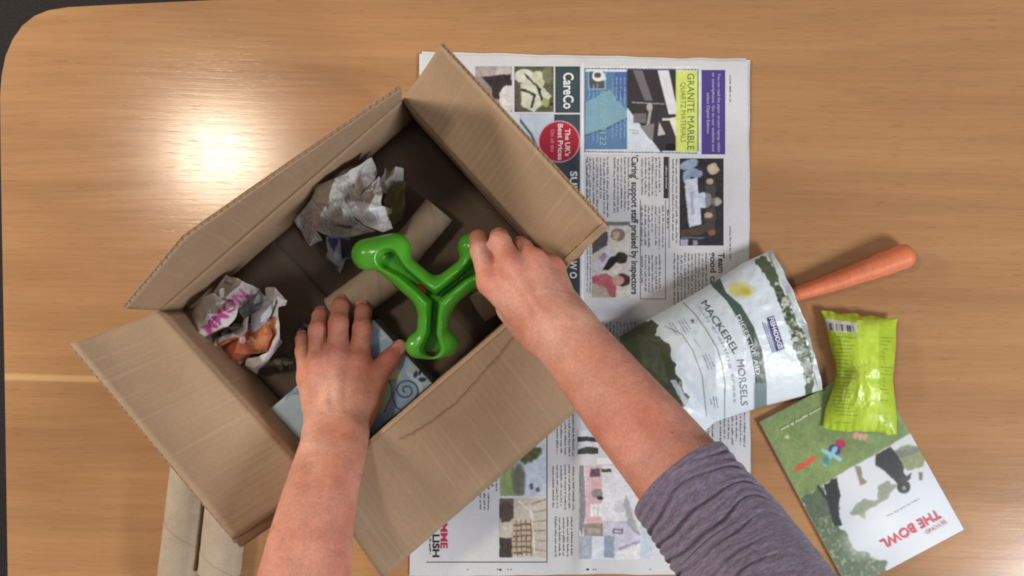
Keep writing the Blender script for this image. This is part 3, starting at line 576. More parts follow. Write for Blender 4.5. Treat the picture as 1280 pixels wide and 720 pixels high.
r1.poly([Z1(*q) for q in ((250, 500), (320, 500), (285, 570))], (84, 86, 150)); r1.poly([Z1(*q) for q in ((320, 495), (380, 510), (385, 600), (325, 610))], (74, 76, 92)); r1.line([Z1(240, 600), Z1(310, 660)], 2, (60, 60, 70))
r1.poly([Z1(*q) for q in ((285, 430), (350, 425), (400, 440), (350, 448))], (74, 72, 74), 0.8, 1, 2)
r1.blur(1)
h = lambda q, z: (q[0], q[1], z)
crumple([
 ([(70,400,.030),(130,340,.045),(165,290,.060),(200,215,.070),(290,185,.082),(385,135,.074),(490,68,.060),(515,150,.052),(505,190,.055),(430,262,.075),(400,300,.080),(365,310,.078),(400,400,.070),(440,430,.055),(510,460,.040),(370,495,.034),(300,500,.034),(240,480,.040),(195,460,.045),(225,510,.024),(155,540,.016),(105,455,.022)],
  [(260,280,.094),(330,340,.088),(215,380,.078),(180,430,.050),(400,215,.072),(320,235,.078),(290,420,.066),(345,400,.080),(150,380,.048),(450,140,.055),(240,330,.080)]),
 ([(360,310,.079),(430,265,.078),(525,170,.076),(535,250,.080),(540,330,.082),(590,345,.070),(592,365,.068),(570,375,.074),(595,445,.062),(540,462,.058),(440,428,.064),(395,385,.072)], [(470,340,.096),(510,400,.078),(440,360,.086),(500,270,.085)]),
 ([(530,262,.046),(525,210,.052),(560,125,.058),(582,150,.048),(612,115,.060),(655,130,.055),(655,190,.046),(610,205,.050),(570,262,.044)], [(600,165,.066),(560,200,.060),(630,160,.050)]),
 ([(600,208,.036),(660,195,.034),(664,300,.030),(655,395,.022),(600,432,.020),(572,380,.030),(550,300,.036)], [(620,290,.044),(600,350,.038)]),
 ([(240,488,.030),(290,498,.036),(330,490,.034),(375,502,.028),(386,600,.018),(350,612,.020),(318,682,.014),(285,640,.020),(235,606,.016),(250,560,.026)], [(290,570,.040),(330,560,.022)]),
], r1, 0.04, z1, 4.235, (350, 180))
foldball('paper_core', z1, P(436, 258, 0.038), 0.039, 5, (190, 187, 182), 90)
# second ball: white with pink capitals and an orange picture
z2 = thing('crumpled_newspaper', 'crumpled white newspaper with pink capitals and an orange picture, by the left flap', 'paper ball', tuple(P(305, 412, 0.012)), 'crumpled newspaper balls')
Z2 = lambda x, y: (230+x/4.78, 330+y/4.78)
r2 = Ras(235, 340, 365, 475, (232, 231, 232), 3); r2.mott(20, 20, 0.12, 8)
zp = lambda pts: [Z2(*q) for q in pts]
r2.poly(zp([(330, 285), (385, 235), (450, 170), (480, 215), (515, 240), (400, 310), (385, 310), (360, 335)]), (158, 162, 166))
r2.poly(zp([(190, 180), (255, 82), (450, 165), (385, 235), (330, 285), (240, 228)]), (192, 190, 186)); r2.poly(zp([(215, 160), (255, 90), (300, 110), (270, 190)]), (186, 182, 172))
r2.poly(zp([(135, 240), (225, 225), (240, 260), (180, 380), (120, 330)]), (190, 198, 212), 0.6)
r2.poly(zp([(170, 510), (250, 450), (330, 425), (400, 385), (470, 330), (530, 310), (545, 420), (490, 515), (400, 530), (360, 575), (300, 570)]), (190, 116, 84), 1, 1.5, 6)
r2.poly(zp([(400, 480), (480, 350), (520, 330), (515, 430), (440, 520)]), (222, 150, 112), 0.8, 1, 3); r2.poly(zp([(230, 500), (330, 440), (390, 440), (370, 500), (310, 540)]), (176, 100, 70), 0.7, 1, 4)
r2.poly(zp([(395, 310), (520, 228), (525, 290), (440, 392), (405, 412)]), (204, 214, 226)); r2.line([Z2(245, 122), Z2(292, 138)], 1.3, (90, 90, 94))
r2.poly(zp([(62, 475), (200, 400), (350, 345), (352, 375), (230, 425), (80, 490)]), (58, 52, 52), 0.9, 1, 5)  # dark gap between two folds, its shade painted into the paper colour
r2.line(zp([(540, 235), (520, 300), (490, 340)]), 2.2, (60, 54, 54))
def stamp(ras, s, p0, p1, hgt, col, bold=0.02):
    V, F = text_geo(s, bold); hy = text_geo('H', bold)[0][:, 1].max(); p0, p1 = np.array(p0), np.array(p1); T = (p1-p0); L = np.linalg.norm(T); T = T/L; U = np.array([T[1], -T[0]])
    q = p0+np.outer((V[:, 0]-V[:, 0].min())/(np.ptp(V[:, 0]))*L, T)+np.outer(V[:, 1]/hy*hgt, U)
    for f_ in F: ras.poly([tuple(q[i]) for i in f_], col)
stamp(r2, 'MMON', Z2(165, 425), Z2(385, 205), 14, (196, 84, 158), 0.03); stamp(r2, 'BA', Z2(335, 470), Z2(425, 455), 6.5, (226, 214, 206))
r2.blur(1)
crumple([
 ([(190,180,.060),(255,82,.052),(350,122,.060),(450,165,.058),(390,238,.050),(335,285,.045),(240,230,.062)], [(300,170,.070),(250,160,.062)]),
 ([(330,285,.046),(385,235,.050),(450,170,.055),(482,215,.052),(515,240,.050),(400,312,.040),(382,312,.044),(360,336,.050)], [(420,230,.062)]),
 ([(60,492,.024),(45,400,.034),(70,300,.048),(120,220,.056),(190,182,.060),(240,226,.068),(335,250,.064),(322,320,.066),(270,372,.062),(200,412,.060),(150,440,.054),(70,468,.036)], [(150,300,.082),(230,300,.086),(110,400,.062),(200,250,.074),(170,370,.076)]),
 ([(60,496,.022),(70,476,.026),(200,432,.034),(300,392,.040),(345,372,.046),(362,332,.056),(386,310,.062),(378,392,.066),(332,428,.064),(222,490,.050),(120,518,.032)], [(300,415,.066),(200,470,.052)]),
 ([(180,512,.034),(260,462,.040),(335,428,.056),(400,385,.050),(470,335,.062),(522,318,.060),(540,420,.060),(490,515,.058),(400,532,.046),(365,575,.030),(345,580,.034),(310,602,.026),(285,580,.030)], [(370,470,.048),(460,430,.076),(420,480,.058),(300,520,.054),(260,520,.044)]),
 ([(395,310,.048),(520,228,.066),(526,290,.066),(440,392,.058),(405,412,.050)], [(460,310,.070)]),
 ([(475,158,.060),(530,155,.068),(600,232,.056),(592,260,.052),(548,272,.070),(556,350,.066),(562,440,.056),(575,460,.040),(505,545,.052),(432,640,.028),(365,602,.030),(375,552,.046),(440,545,.060),(492,515,.062),(538,420,.064),(522,320,.064),(520,238,.070),(482,214,.056)], [(540,210,.078),(520,190,.066),(545,320,.074),(460,570,.064),(420,600,.048)]),
], r2, 0.04, z2, 4.78, (230, 330), amp=0.0026, grow=1.07, gc=(305, 412))
foldball('paper_core', z2, P(312, 418, 0.032), 0.033, 9, (200, 197, 196), 90)
z3 = thing('crumpled_newspaper', 'small dark grey newspaper scrap beside the left hand little finger', 'paper ball', tuple(P(372, 430, 0.012)), 'crumpled newspaper balls')
foldball('crumpled_sheet', z3, P(378, 420, 0.026), 0.020, 21, (128, 126, 124), 60); foldball('crumpled_sheet', z3, P(352, 452, 0.020), 0.015, 23, (140, 136, 128), 50)

# ------------------------------------------------------------------ blue carton under the left hand
cb_ = [(338, 511), (467, 400), (540, 479), (411, 590)]; ZT = 0.066
gb = thing('snack_carton', 'pale blue printed carton with a dark swirl under the left hand', 'carton', tuple(P(439, 495, 0.0115)))
rb = Ras(330, 392, 548, 600, (200, 226, 242), 2); Z3 = lambda x, y: (420+x/4, 380+y/4)
z3p = lambda q: [Z3(*k) for k in q]
rb.poly(z3p([(165, 110), (215, 100), (360, 270), (350, 340), (420, 440), (330, 560), (100, 760), (0, 620), (120, 420)]), (158, 190, 222), 1, 2, 12)
rb.poly(z3p([(160, 90), (200, 70), (290, 180), (270, 190)]), (196, 214, 226)); rb.ell(*Z3(370, 300), 8, 14, (166, 196, 220), -30); rb.poly(z3p([(350, 330), (385, 280), (500, 410), (440, 440), (415, 380)]), (176, 200, 218), 1, 1, 8)
rb.ell(*Z3(285, 350), 9, 11, (214, 216, 176)); rb.ell(*Z3(240, 470), 9, 20, (200, 212, 196), 15)
rb.poly([(338, 511), (376, 478), (400, 500), (372, 552)], (200, 230, 246)); rb.ell(372, 500, 14, 18, (140, 178, 210), 40); rb.ell(368, 508, 13, 16, (200, 230, 246), 40)
t_ = np.linspace(0.3, 2.35, 60); cx, cy = Z3(350, 432); sp = [(cx+(0.6+5.6*a)*1.15*math.cos(2*math.pi*a*0.86+0.6), cy+(0.6+5.6*a)*1.05*math.sin(2*math.pi*a*0.86+0.6)) for a in t_]
rb.line(sp, 1.7, (44, 62, 112)); rb.line(z3p([(285, 440), (285, 480), (305, 520), (325, 530)]), 1.5, (44, 62, 112)); rb.line(z3p([(262, 380), (280, 420), (276, 470), (240, 540)]), 1.3, (60, 78, 120))
rb.ell(*Z3(432, 378), 5, 2.8, (44, 62, 112), 0); rb.ell(*Z3(398, 352), 2.6, 4.6, (44, 62, 112), 20); rb.ell(*Z3(419, 344), 1.6, 3.4, (44, 62, 112), 20)
for k in range(3): rb.line(z3p([(262+k*12, 392), (270+k*12, 376)]), 1, (80, 84, 70))
stamp(rb, '10', Z3(178, 128), Z3(232, 185), 8, (196, 214, 226), 0.02)
rb.mott(12, 12, 0.06, 3); rb.blur(1)
u, v = np.meshgrid(np.linspace(0, 1, 190), np.linspace(0, 1, 120), indexing='ij'); q = [np.array(c_, float) for c_ in cb_]
XY = (q[0]*(1-u[..., None])+q[1]*u[..., None])*(1-v[..., None])+(q[3]*(1-u[..., None])+q[2]*u[..., None])*v[..., None]
ed = np.minimum(np.minimum(u*1.6, (1-u)*1.6), np.minimum(v, 1-v)); zt = ZT-0.0015*np.exp(-ed*90)
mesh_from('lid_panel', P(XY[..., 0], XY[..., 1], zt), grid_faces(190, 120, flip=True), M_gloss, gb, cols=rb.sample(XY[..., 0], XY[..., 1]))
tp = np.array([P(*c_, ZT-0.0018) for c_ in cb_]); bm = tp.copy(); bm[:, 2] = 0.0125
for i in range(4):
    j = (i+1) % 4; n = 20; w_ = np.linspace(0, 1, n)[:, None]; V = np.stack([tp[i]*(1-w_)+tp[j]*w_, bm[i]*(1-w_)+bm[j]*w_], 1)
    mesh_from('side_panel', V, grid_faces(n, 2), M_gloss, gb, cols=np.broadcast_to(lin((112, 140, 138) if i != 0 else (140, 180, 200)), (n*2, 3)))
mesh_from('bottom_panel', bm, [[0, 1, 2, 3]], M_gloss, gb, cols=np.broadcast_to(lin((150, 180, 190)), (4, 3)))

# ------------------------------------------------------------------ surface from a distance field
def segd(Pg, a, b, ra, rb):
    d = b-a; t = np.clip(((Pg-a)@d)/(d@d+1e-12), 0, 1); return np.linalg.norm(Pg-a-t[..., None]*d, axis=-1)-(ra+(rb-ra)*t)
def smin(a, b, k):
    h_ = np.clip(k-np.abs(a-b), 0, None)/k; return np.minimum(a, b)-h_*h_*k*0.25
class Field:
    def __init__(s, lo, hi, h_):
        s.lo = np.array(lo, float); s.h = h_; s.n = np.ceil((np.array(hi)-s.lo)/h_).astype(int)+1; s.ax = [s.lo[i]+h_*np.arange(s.n[i]) for i in range(3)]
    def new(s): return np.full(s.n, 0.05, np.float32)
    def box(s, a, b, m):
        i0 = np.clip(np.floor((np.minimum(a, b)-m-s.lo)/s.h).astype(int), 0, s.n-1); i1 = np.clip(np.ceil((np.maximum(a, b)+m-s.lo)/s.h).astype(int)+1, 1, s.n); return tuple(slice(i, j) for i, j in zip(i0, i1))
    def pts(s, sl): return np.stack(np.meshgrid(*[s.ax[i][sl[i]] for i in range(3)], indexing='ij'), -1)
    def cone(s, F, a, b, ra, rb, k):
        sl = s.box(a, b, max(ra, rb)+0.026)
        if min(x.stop-x.start for x in sl) <= 0: return
        F[sl] = smin(F[sl], segd(s.pts(sl), a, b, ra, rb), k)
    def mesh(s, F, smooth=2):
        ins = F < 0; n = s.n; act = np.zeros(n-1, bool); cs = np.zeros(tuple(n-1)+(3,), np.float32); cn = np.zeros(n-1, np.float32)
        for a in range(3):
            lo = [slice(None)]*3; hi = [slice(None)]*3; lo[a] = slice(0, -1); hi[a] = slice(1, None)
            f0, f1 = F[tuple(lo)], F[tuple(hi)]; cr = ins[tuple(lo)] != ins[tuple(hi)]; t = np.where(cr, f0/np.where(cr, f0-f1, 1), 0)
            o = [b for b in range(3) if b != a]
            for i in (0, 1):
                for j in (0, 1):
                    sl = [slice(None)]*3; sl[o[0]] = slice(i, n[o[0]]-1+i); sl[o[1]] = slice(j, n[o[1]]-1+j)
                    c = cr[tuple(sl)]; cn += c; tt = t[tuple(sl)]
                    cs[..., a] += np.where(c, tt, 0); cs[..., o[0]] += np.where(c, i, 0); cs[..., o[1]] += np.where(c, j, 0)
        act = cn > 0; idx = -np.ones(n-1, np.int64); idx[act] = np.arange(act.sum()); I = np.argwhere(act)
        V = s.lo+(I+cs[act]/cn[act][:, None])*s.h; Q = []
        for a in range(3):
            o = [(a+1) % 3, (a+2) % 3]; lo = [slice(None)]*3; hi = [slice(None)]*3; lo[a] = slice(0, -1); hi[a] = slice(1, None)
            for sgn in (0, 1):
                cr = (ins[tuple(lo)] & ~ins[tuple(hi)]) if sgn == 0 else (~ins[tuple(lo)] & ins[tuple(hi)])
                E = np.argwhere(cr); E = E[(E[:, o[0]] > 0) & (E[:, o[1]] > 0) & (E[:, o[0]] < n[o[0]]-1) & (E[:, o[1]] < n[o[1]]-1)]
                d0 = np.zeros(3, int); d0[o[0]] = 1; d1 = np.zeros(3, int); d1[o[1]] = 1
                q_ = np.stack([idx[tuple((E-d0-d1).T)], idx[tuple((E-d1).T)], idx[tuple(E.T)], idx[tuple((E-d0).T)]], -1); Q.append(q_ if sgn == 0 else q_[:, ::-1])
        Q = np.concatenate(Q); Q = Q[(Q >= 0).all(1)]
        e = np.concatenate([Q[:, [0, 1]], Q[:, [1, 2]], Q[:, [2, 3]], Q[:, [3, 0]]]); e = np.concatenate([e, e[:, ::-1]])
        cnt = np.bincount(e[:, 0], minlength=len(V)).astype(float)
        for _ in range(smooth):
            Vn = np.stack([np.bincount(e[:, 0], V[e[:, 1], i], len(V)) for i in range(3)], -1)/np.maximum(cnt, 1)[:, None]; V = V*0.4+Vn*0.6
        return V, Q

# ------------------------------------------------------------------ green toy
ZG = 0.122
toy = thing('treat_toy', 'bright green plastic Y shaped slotted toy held in the right hand', 'dog toy', tuple(P(543, 372, ZG)))
g = lambda x, y, z=ZG: P(x, y, z)
ctr = g(544, 374); eL, eB, eR = g(484, 323, 0.128), g(540, 428, 0.114), g(603, 328, 0.126)
Fd = Field(np.min([g(430, 450), g(640, 450)], 0)-[0.0, 0.012, 0.04], np.max([g(430, 285), g(640, 285)], 0)+[0.0, 0.005, 0.04], 0.0011); F = Fd.new()
for e in (eL, eB, eR): Fd.cone(F, ctr, e, 0.0168, 0.0156, 0.008)
for a, b, ra in ((g(459, 318, 0.126), g(494, 311, 0.126), 0.0158), (g(523, 432, 0.114), g(558, 430, 0.114), 0.0130), (g(590, 309, 0.126), g(616, 346, 0.126), 0.0145)): Fd.cone(F, a, b, ra, ra, 0.007)
pts_ = Fd.pts((slice(None),)*3); Gv = np.full(F.shape, 1.0)
def groove(a, b, r0, r1):
    d = b-a; t = np.clip(((pts_-a)[..., :2]@d[:2])/(d[:2]@d[:2]), 0, 1); dd = np.linalg.norm((pts_-a-t[..., None]*d)[..., :2], axis=-1); zc = a[2]+t*d[2]
    x = np.maximum(dd-(r0+(r1-r0)*np.clip((t-0.7)/0.3, 0, 1))-np.clip(pts_[..., 2]-zc-0.001, 0, 1)*0.28, (zc-0.0115)-pts_[..., 2]); return x
for e, f0, r1 in ((g(486, 325, 0.128), 0, 0.0078), (g(540, 435, 0.114), 0, 0.0085), (g(596, 333, 0.126), 0, 0.006)): Gv = np.minimum(Gv, groove(ctr, e, 0.0026, r1))
k = 0.003; F = -smin(-F, Gv, k)
V, Q = Fd.mesh(F, 3); mesh_from('toy_body', V, Q, M_plast, toy)
# the treat inside the slot
tr = thing('treat', 'small reddish brown treat wedged in the slot of the green toy', 'treat', tuple(g(527, 360, 0.126)))
Ft = Field(np.array(g(527, 360, 0.126))-0.012, np.array(g(527, 360, 0.126))+0.012, 0.0009); Tf = Ft.new(); Ft.cone(Tf, g(524, 358, 0.1200), g(531, 364, 0.1195), 0.0028, 0.0032, 0.003); V, Q = Ft.mesh(Tf, 1)
V = V+0.0006*(2*n3(V[:, 0]*600, V[:, 1]*600, V[:, 2]*600)-1)[:, None]; mesh_from('treat_piece', V, Q, M_treat, tr)

# ------------------------------------------------------------------ person: arms, hands, sleeve
person = thing('person', 'person reaching both bare forearms into the box, purple grey sleeve pushed up', 'person', (0.15, -0.45, 0.25))
def J(q): return P(*q[:3]), q[3]
def spline(js, n=7):
    q = np.array(js, float); t = np.arange(len(q)); o = []
    e = np.vstack([2*q[0]-q[1], q, 2*q[-1]-q[-2]])
    for i in range(len(q)-1):
        p0, p1, p2, p3 = e[i:i+4]
        for u in np.linspace(0, 1, n, endpoint=False): o.append(0.5*(2*p1+(p2-p0)*u+(2*p0-5*p1+4*p2-p3)*u*u+(3*p1-p0-3*p2+p3)*u**3))
    return [tuple(x) for x in o]+[tuple(q[-1])]
def chain(Fd, F, joints, k):
    for a, b in zip(joints[:-1], joints[1:]):
        (pa, ra), (pb, rb) = J(a), J(b); Fd.cone(F, pa, pb, ra, rb, k)
def build_arm(forearm, palm, fingers, bumps, lumps, h_, red, name_label):
    allp = [J(q)[0] for c in forearm+palm+[f_[0] for f_ in fingers] for q in c]; lo, hi = np.min(allp, 0)-0.05, np.max(allp, 0)+0.05
    Fd = Field(lo, hi, h_); F = Fd.new()
    for c in forearm:
        Fc = Fd.new(); chain(Fd, Fc, spline(c), 0.0005); F = smin(F, Fc, 0.026)
    Pm = Fd.new()
    for c in palm: chain(Fd, Pm, c, 0.011)
    F = smin(F, Pm, 0.016); out = F.copy()
    for c, k in fingers:
        Ff = Fd.new(); chain(Fd, Ff, c, 0.0035)
        sl = Fd.box(np.min([J(q)[0] for q in c], 0), np.max([J(q)[0] for q in c], 0), 0.03)
        out[sl] = smin(out[sl], smin(F[sl], Ff[sl], k), 0.0012)
    for q, r_, k in bumps: Fd.cone(out, P(*q), P(*q)+1e-5, r_, r_, k)
    for c, k in lumps: chain(Fd, out, c, k)
    V, Q = Fd.mesh(out, 3)
    V = V+0.0
    base_c = lin((206, 146, 125)); redc = lin((204, 116, 102)); pale = lin((226, 176, 158))
    m = fbm(V[:, 0]*28, V[:, 1]*28, V[:, 2]*28); c = base_c+(pale-base_c)*np.clip((m-0.45)*2.2, -0.5, 1)[:, None]
    rd = np.zeros(len(V)); cr = np.zeros(len(V))
    for q, rr, amt in red: rd = np.maximum(rd, amt*np.exp(-(np.linalg.norm(V-P(*q), axis=1)/rr)**2))
    c = c*(1-rd[:, None])+redc*rd[:, None]
    for ch, _ in fingers:                      # transverse skin folds over the finger joints
        for a, b in ((ch[0], ch[1]), (ch[1], ch[2])):
            pa, pb = P(*a[:3]), P(*b[:3]); ax = (pb-pa)/np.linalg.norm(pb-pa); d = V-pb; s_ = d@ax; w_ = np.exp(-(np.linalg.norm(d, axis=1)/0.012)**2)
            cr += w_*np.sin(s_/0.0019*2*np.pi+2.5*n3(V[:, 0]*300, V[:, 1]*300, 0))*0.6
    o = mesh_from('arm', V, Q, M_skin, person, cols=np.clip(c, 0.01, 1), label=name_label)
    at = o.data.attributes.new('crease', 'FLOAT', 'POINT'); at.data.foreach_set('value', cr.astype(np.float32)); return o
# left arm (enters at the bottom of the picture)
fo = [[(405, 549, .122, .0215), (381, 640, .166, .026), (363, 720, .200, .0295), (335, 860, .235, .034)], [(434, 547, .124, .0215), (409, 640, .168, .0262), (397, 720, .204, .0305), (375, 860, .245, .037)]]
pa = [[(432, 532, .108, .017), (448, 455, .086, .0125)], [(424, 532, .112, .017), (422, 448, .091, .0128)], [(413, 533, .110, .017), (399, 456, .088, .0122)], [(402, 535, .106, .0165), (386, 473, .079, .0118)],
      [(450, 520, .094, .016), (462, 478, .082, .013)], [(425, 510, .088, .018), (420, 470, .076, .014)], [(447, 500, .100, .015), (440, 470, .088, .013)]]
fi = [([(448, 455, .086, .0122), (453, 410, .078, .0098), (454, 391, .062, .0088), (453, 384, .050, .0078)], .007),
      ([(422, 448, .091, .0124), (423, 404, .082, .0102), (425, 384, .064, .0090), (425, 377, .051, .0080)], .007),
      ([(399, 456, .088, .0118), (397, 413, .079, .0095), (400, 396, .062, .0084), (401, 391, .050, .0075)], .007),
      ([(386, 473, .079, .0112), (379, 440, .070, .0082), (378, 425, .058, .0073), (378, 420, .048, .0066)], .007),
      ([(456, 500, .092, .0148), (471, 468, .080, .0122), (487, 449, .073, .0104), (500, 434, .067, .0086)], .010)]
bu = [((448, 452, .0915), .0085, .008), ((422, 446, .0965), .0088, .008), ((399, 454, .0935), .0084, .008), ((386, 471, .0845), .0078, .008), ((453, 410, .081), .0082, .004), ((423, 404, .0855), .0086, .004), ((397, 413, .082), .008, .004), ((398, 552, .139), .010, .012)]
lu = [([(430, 525, .1235, .0035), (446, 466, .098, .0028)], .007), ([(424, 525, .1275, .0035), (422, 462, .103, .0028)], .007), ([(415, 526, .1255, .0035), (401, 468, .0995, .0028)], .007),
      ([(418, 540, .136, .0022), (408, 505, .1215, .002), (412, 478, .1095, .0018)], .004)]
rdl = [((448, 452, .095), .016, .55), ((422, 446, .1), .016, .55), ((399, 454, .096), .016, .5), ((386, 471, .087), .014, .5), ((453, 384, .05), .02, .6), ((425, 377, .05), .02, .6), ((401, 391, .05), .02, .6), ((378, 420, .05), .018, .6), ((487, 449, .08), .02, .7), ((500, 434, .07), .018, .8), ((453, 410, .085), .014, .5), ((423, 404, .085), .014, .5), ((397, 413, .085), .014, .5), ((415, 700, .22), .07, .35)]
armL = build_arm(fo, pa, fi, bu, lu, 0.00135, rdl, 'left forearm and hand, palm down on the blue carton')
# right arm
fo = [[(714, 410, .193, .0225), (782, 493, .238, .0275), (862, 590, .277, .0320), (975, 735, .335, .036)], [(697, 425, .191, .0225), (765, 510, .234, .0275), (845, 606, .275, .0320), (950, 750, .330, .036)]]
pa = [[(676, 414, .184, .017), (614, 353, .163, .0128)], [(684, 404, .191, .017), (641, 335, .174, .013)], [(695, 394, .190, .017), (667, 328, .168, .0125)], [(704, 388, .184, .0165), (690, 336, .155, .0118)],
      [(672, 420, .172, .017), (640, 385, .148, .0135)], [(685, 400, .172, .018), (650, 360, .150, .015)], [(690, 385, .165, .017), (668, 350, .148, .014)]]
fi = [([(614, 353, .163, .0126), (601, 314, .153, .0100), (598, 299, .134, .0090), (602, 298, .116, .0080)], .007),
      ([(641, 335, .174, .0128), (625, 303, .160, .0105), (624, 297, .139, .0093), (627, 301, .118, .0082)], .007),
      ([(667, 328, .168, .0120), (654, 312, .150, .0098), (650, 307, .130, .0088), (648, 311, .110, .0077)], .007),
      ([(690, 336, .155, .0112), (676, 324, .138, .0088), (669, 318, .122, .0079), (664, 320, .106, .0070)], .007),
      ([(662, 408, .160, .016), (640, 385, .142, .0128), (620, 364, .120, .0108), (606, 346, .102, .0088)], .010)]
bu = [((614, 352, .168), .0088, .008), ((641, 334, .1795), .009, .008), ((667, 327, .173), .0086, .008), ((690, 335, .160), .008, .008), ((601, 314, .156), .0085, .004), ((625, 303, .163), .0088, .004), ((654, 312, .153), .0082, .004), ((722, 402, .208), .010, .012)]
lu = [([(683, 402, .207, .0036), (644, 342, .1865, .0028)], .007), ([(676, 412, .199, .0036), (620, 360, .1745, .0028)], .007), ([(694, 394, .206, .0034), (668, 336, .180, .0028)], .007), ([(700, 405, .213, .0022), (672, 385, .2035, .002), (655, 362, .193, .0018)], .004)]
rdr = [((614, 352, .17), .02, .6), ((641, 334, .185), .016, .4), ((667, 327, .178), .016, .5), ((690, 335, .165), .016, .5), ((598, 299, .135), .02, .5), ((624, 297, .14), .02, .5), ((650, 307, .13), .02, .5), ((672, 395, .2), .03, .3), ((800, 540, .28), .07, .45), ((760, 470, .26), .05, .3)]
armR = build_arm(fo, pa, fi, bu, lu, 0.00140, rdr, 'right forearm and hand gripping the green toy')
def nail(arm, dip, tip, w_, l_, r_, up=(0, 0, 1)):
    a, b = P(*dip), P(*tip); d = (b-a)/np.linalg.norm(b-a); up = np.array(up, float); n = up-d*(up@d); n /= np.linalg.norm(n); s_ = np.cross(d, n)
    u, v = np.meshgrid(np.linspace(-1, 1, 13), np.linspace(-0.5, 0.5, 13), indexing='ij'); rad = np.where(np.abs(v) > 0.32, 0.82+0.18*np.sqrt(np.clip(1-((np.abs(v)-0.32)/0.18)**2, 0, 1)), 1)
    x = u*rad*w_/2; c = b+d*(-0.002); h2 = r_*0.62*np.cos(np.clip(x/(r_*0.95), -1.3, 1.3))+r_*0.40
    p = c+x[..., None]*s_+(v*l_)[..., None]*d+h2[..., None]*n-(np.clip(v, 0, 1)**2*0.004)[..., None]*n
    mesh_from('fingernail', p, grid_faces(13, 13, flip=True), M_nail, arm)
nail(armL, (487, 449, .073), (500, 434, .067), .0125, .0135, .0086)
nail(armL, (454, 391, .062), (453, 384, .050), .0110, .0115, .0078, (0, 0.6, 1)); nail(armL, (425, 384, .064), (425, 377, .051), .0112, .012, .0080, (0, 0.6, 1)); nail(armL, (400, 396, .062), (401, 391, .050), .0104, .011, .0075, (0, 0.6, 1)); nail(armL, (378, 425, .058), (378, 420, .048), .009, .0095, .0066, (0, .6, 1))
def sleeve(cs, ws, label, folds=1.0):
    cs = np.array(cs, float); nU, nV = 150, 260; t = np.linspace(0, 1, nV); q = np.linspace(0, 1, len(cs))
    C = P(*[np.interp(t, q, cs[:, i]) for i in range(3)]); R = np.interp(t, q, cs[:, 3])
    for _ in range(30): C[1:-1] = (C[:-2]+2*C[1:-1]+C[2:])/4
    T = np.gradient(C, axis=0); T /= np.linalg.norm(T, axis=1)[:, None]; Sx = np.cross(T, [0, 0, 1.0]); Sx /= np.linalg.norm(Sx, axis=1)[:, None]; Up = np.cross(Sx, T)
    L = np.r_[0, np.cumsum(np.linalg.norm(np.diff(C, axis=0), axis=1))]; th = np.linspace(0, 2*np.pi, nU, endpoint=False)
    TH, LL = np.meshgrid(th, L, indexing='ij')
    ph = LL/0.0185+0.5*np.sin(TH+0.5)+1.1*(2*n3(np.cos(TH)*1.1+5, np.sin(TH)*1.1+5, LL*16)-1)
    fr = np.abs(ph-np.round(ph)); dep = np.clip(1.8*n3(np.cos(TH)*1.3+9, np.sin(TH)*1.3+9, LL*22)-0.2, 0.1, 1)*np.clip(LL/0.014, 0, 1)*folds
    fold = -0.0066*dep*np.exp(-(fr/0.16)**2)+0.0022*dep*np.cos(2*np.pi*(0.5-fr))*-1
    rr = R+fold+0.0022*(2*n3(np.cos(TH)*1.2+3, np.sin(TH)*1.2+3, LL*14)-1)*np.clip(LL/0.03, 0, 1)+0.0009*np.exp(-((LL-0.006)/0.005)**2)
    Pq = C[None]+rr[..., None]*(np.cos(TH)[..., None]*Sx[None]+np.sin(TH)[..., None]*Up[None])
    inn = C[None, :40]+(rr[:, :40]-0.0028)[..., None]*(np.cos(TH[:, :40])[..., None]*Sx[None, :40]+np.sin(TH[:, :40])[..., None]*Up[None, :40])
    b = Buf(); uv = np.stack([TH*0.05, LL], -1)
    full = np.concatenate([inn[:, ::-1], Pq], 1); fuv = np.concatenate([uv[:, :40][:, ::-1], uv], 1); nn_ = full.shape[1]
    mesh_from('sleeve', full, grid_faces(nU, nn_, True, flip=True), M_knit, person, uv=fuv, label=label)
sleeve([(850, 600, .276, .0478), (878, 634, .291, .0495), (912, 678, .308, .0525), (955, 742, .335, .0550), (1010, 830, .365, .058)], None, 'heather purple grey sleeve pushed up to the elbow')
sleeve([(368, 770, .214, .047), (360, 800, .225, .049), (352, 840, .236, .052), (345, 880, .245, .054)], None, 'sleeve of the other arm, outside the frame')

# ------------------------------------------------------------------ treat pouch
pou = thing('treat_pouch', 'white and olive resealable treat pouch lying open by the carrot', 'pouch', tuple(P(905, 430, 0.006)))
UP = np.array([(965, 312), (930, 328), (890, 354), (840, 383), (800, 405), (773, 421)], float); LO = np.array([(1028, 487), (1000, 496), (962, 506), (925, 517), (893, 528), (862, 556)], float); tU = np.array([0, .17, .38, .62, .82, 1.0])
rp = Ras(765, 305, 1035, 565, (224, 234, 242), 2); Z4 = lambda x, y: (840+x/3.13, 300+y/3.13); z4 = lambda q: [Z4(*k) for k in q]; Z5 = lambda x, y: (780+x/2.768, 280+y/2.768); z5 = lambda q: [Z5(*k) for k in q]
rp.mott(60, 60, 0.04, 3)
bandp = [(155, 180), (215, 240), (265, 320), (305, 420), (325, 520), (322, 690), (370, 690), (370, 560), (355, 440), (320, 340), (270, 255), (212, 205), (188, 150), (150, 150)]
rp.poly(z4(bandp), (84, 98, 92)); rp.poly(z4([(318, 560), (372, 560), (372, 700), (318, 700)]), (150, 168, 174), 0.6)  # paler lower end is glare painted into the band's colour
rp.ell(*Z4(268, 195), 15, 9, (214, 206, 104), 10, 0.85, 0.8); rp.ell(*Z4(285, 200), 7, 4, (204, 190, 70), 20, 0.8, 0.5); rp.line(z4([(240, 215), (230, 195), (262, 180)]), 2, (226, 214, 140))
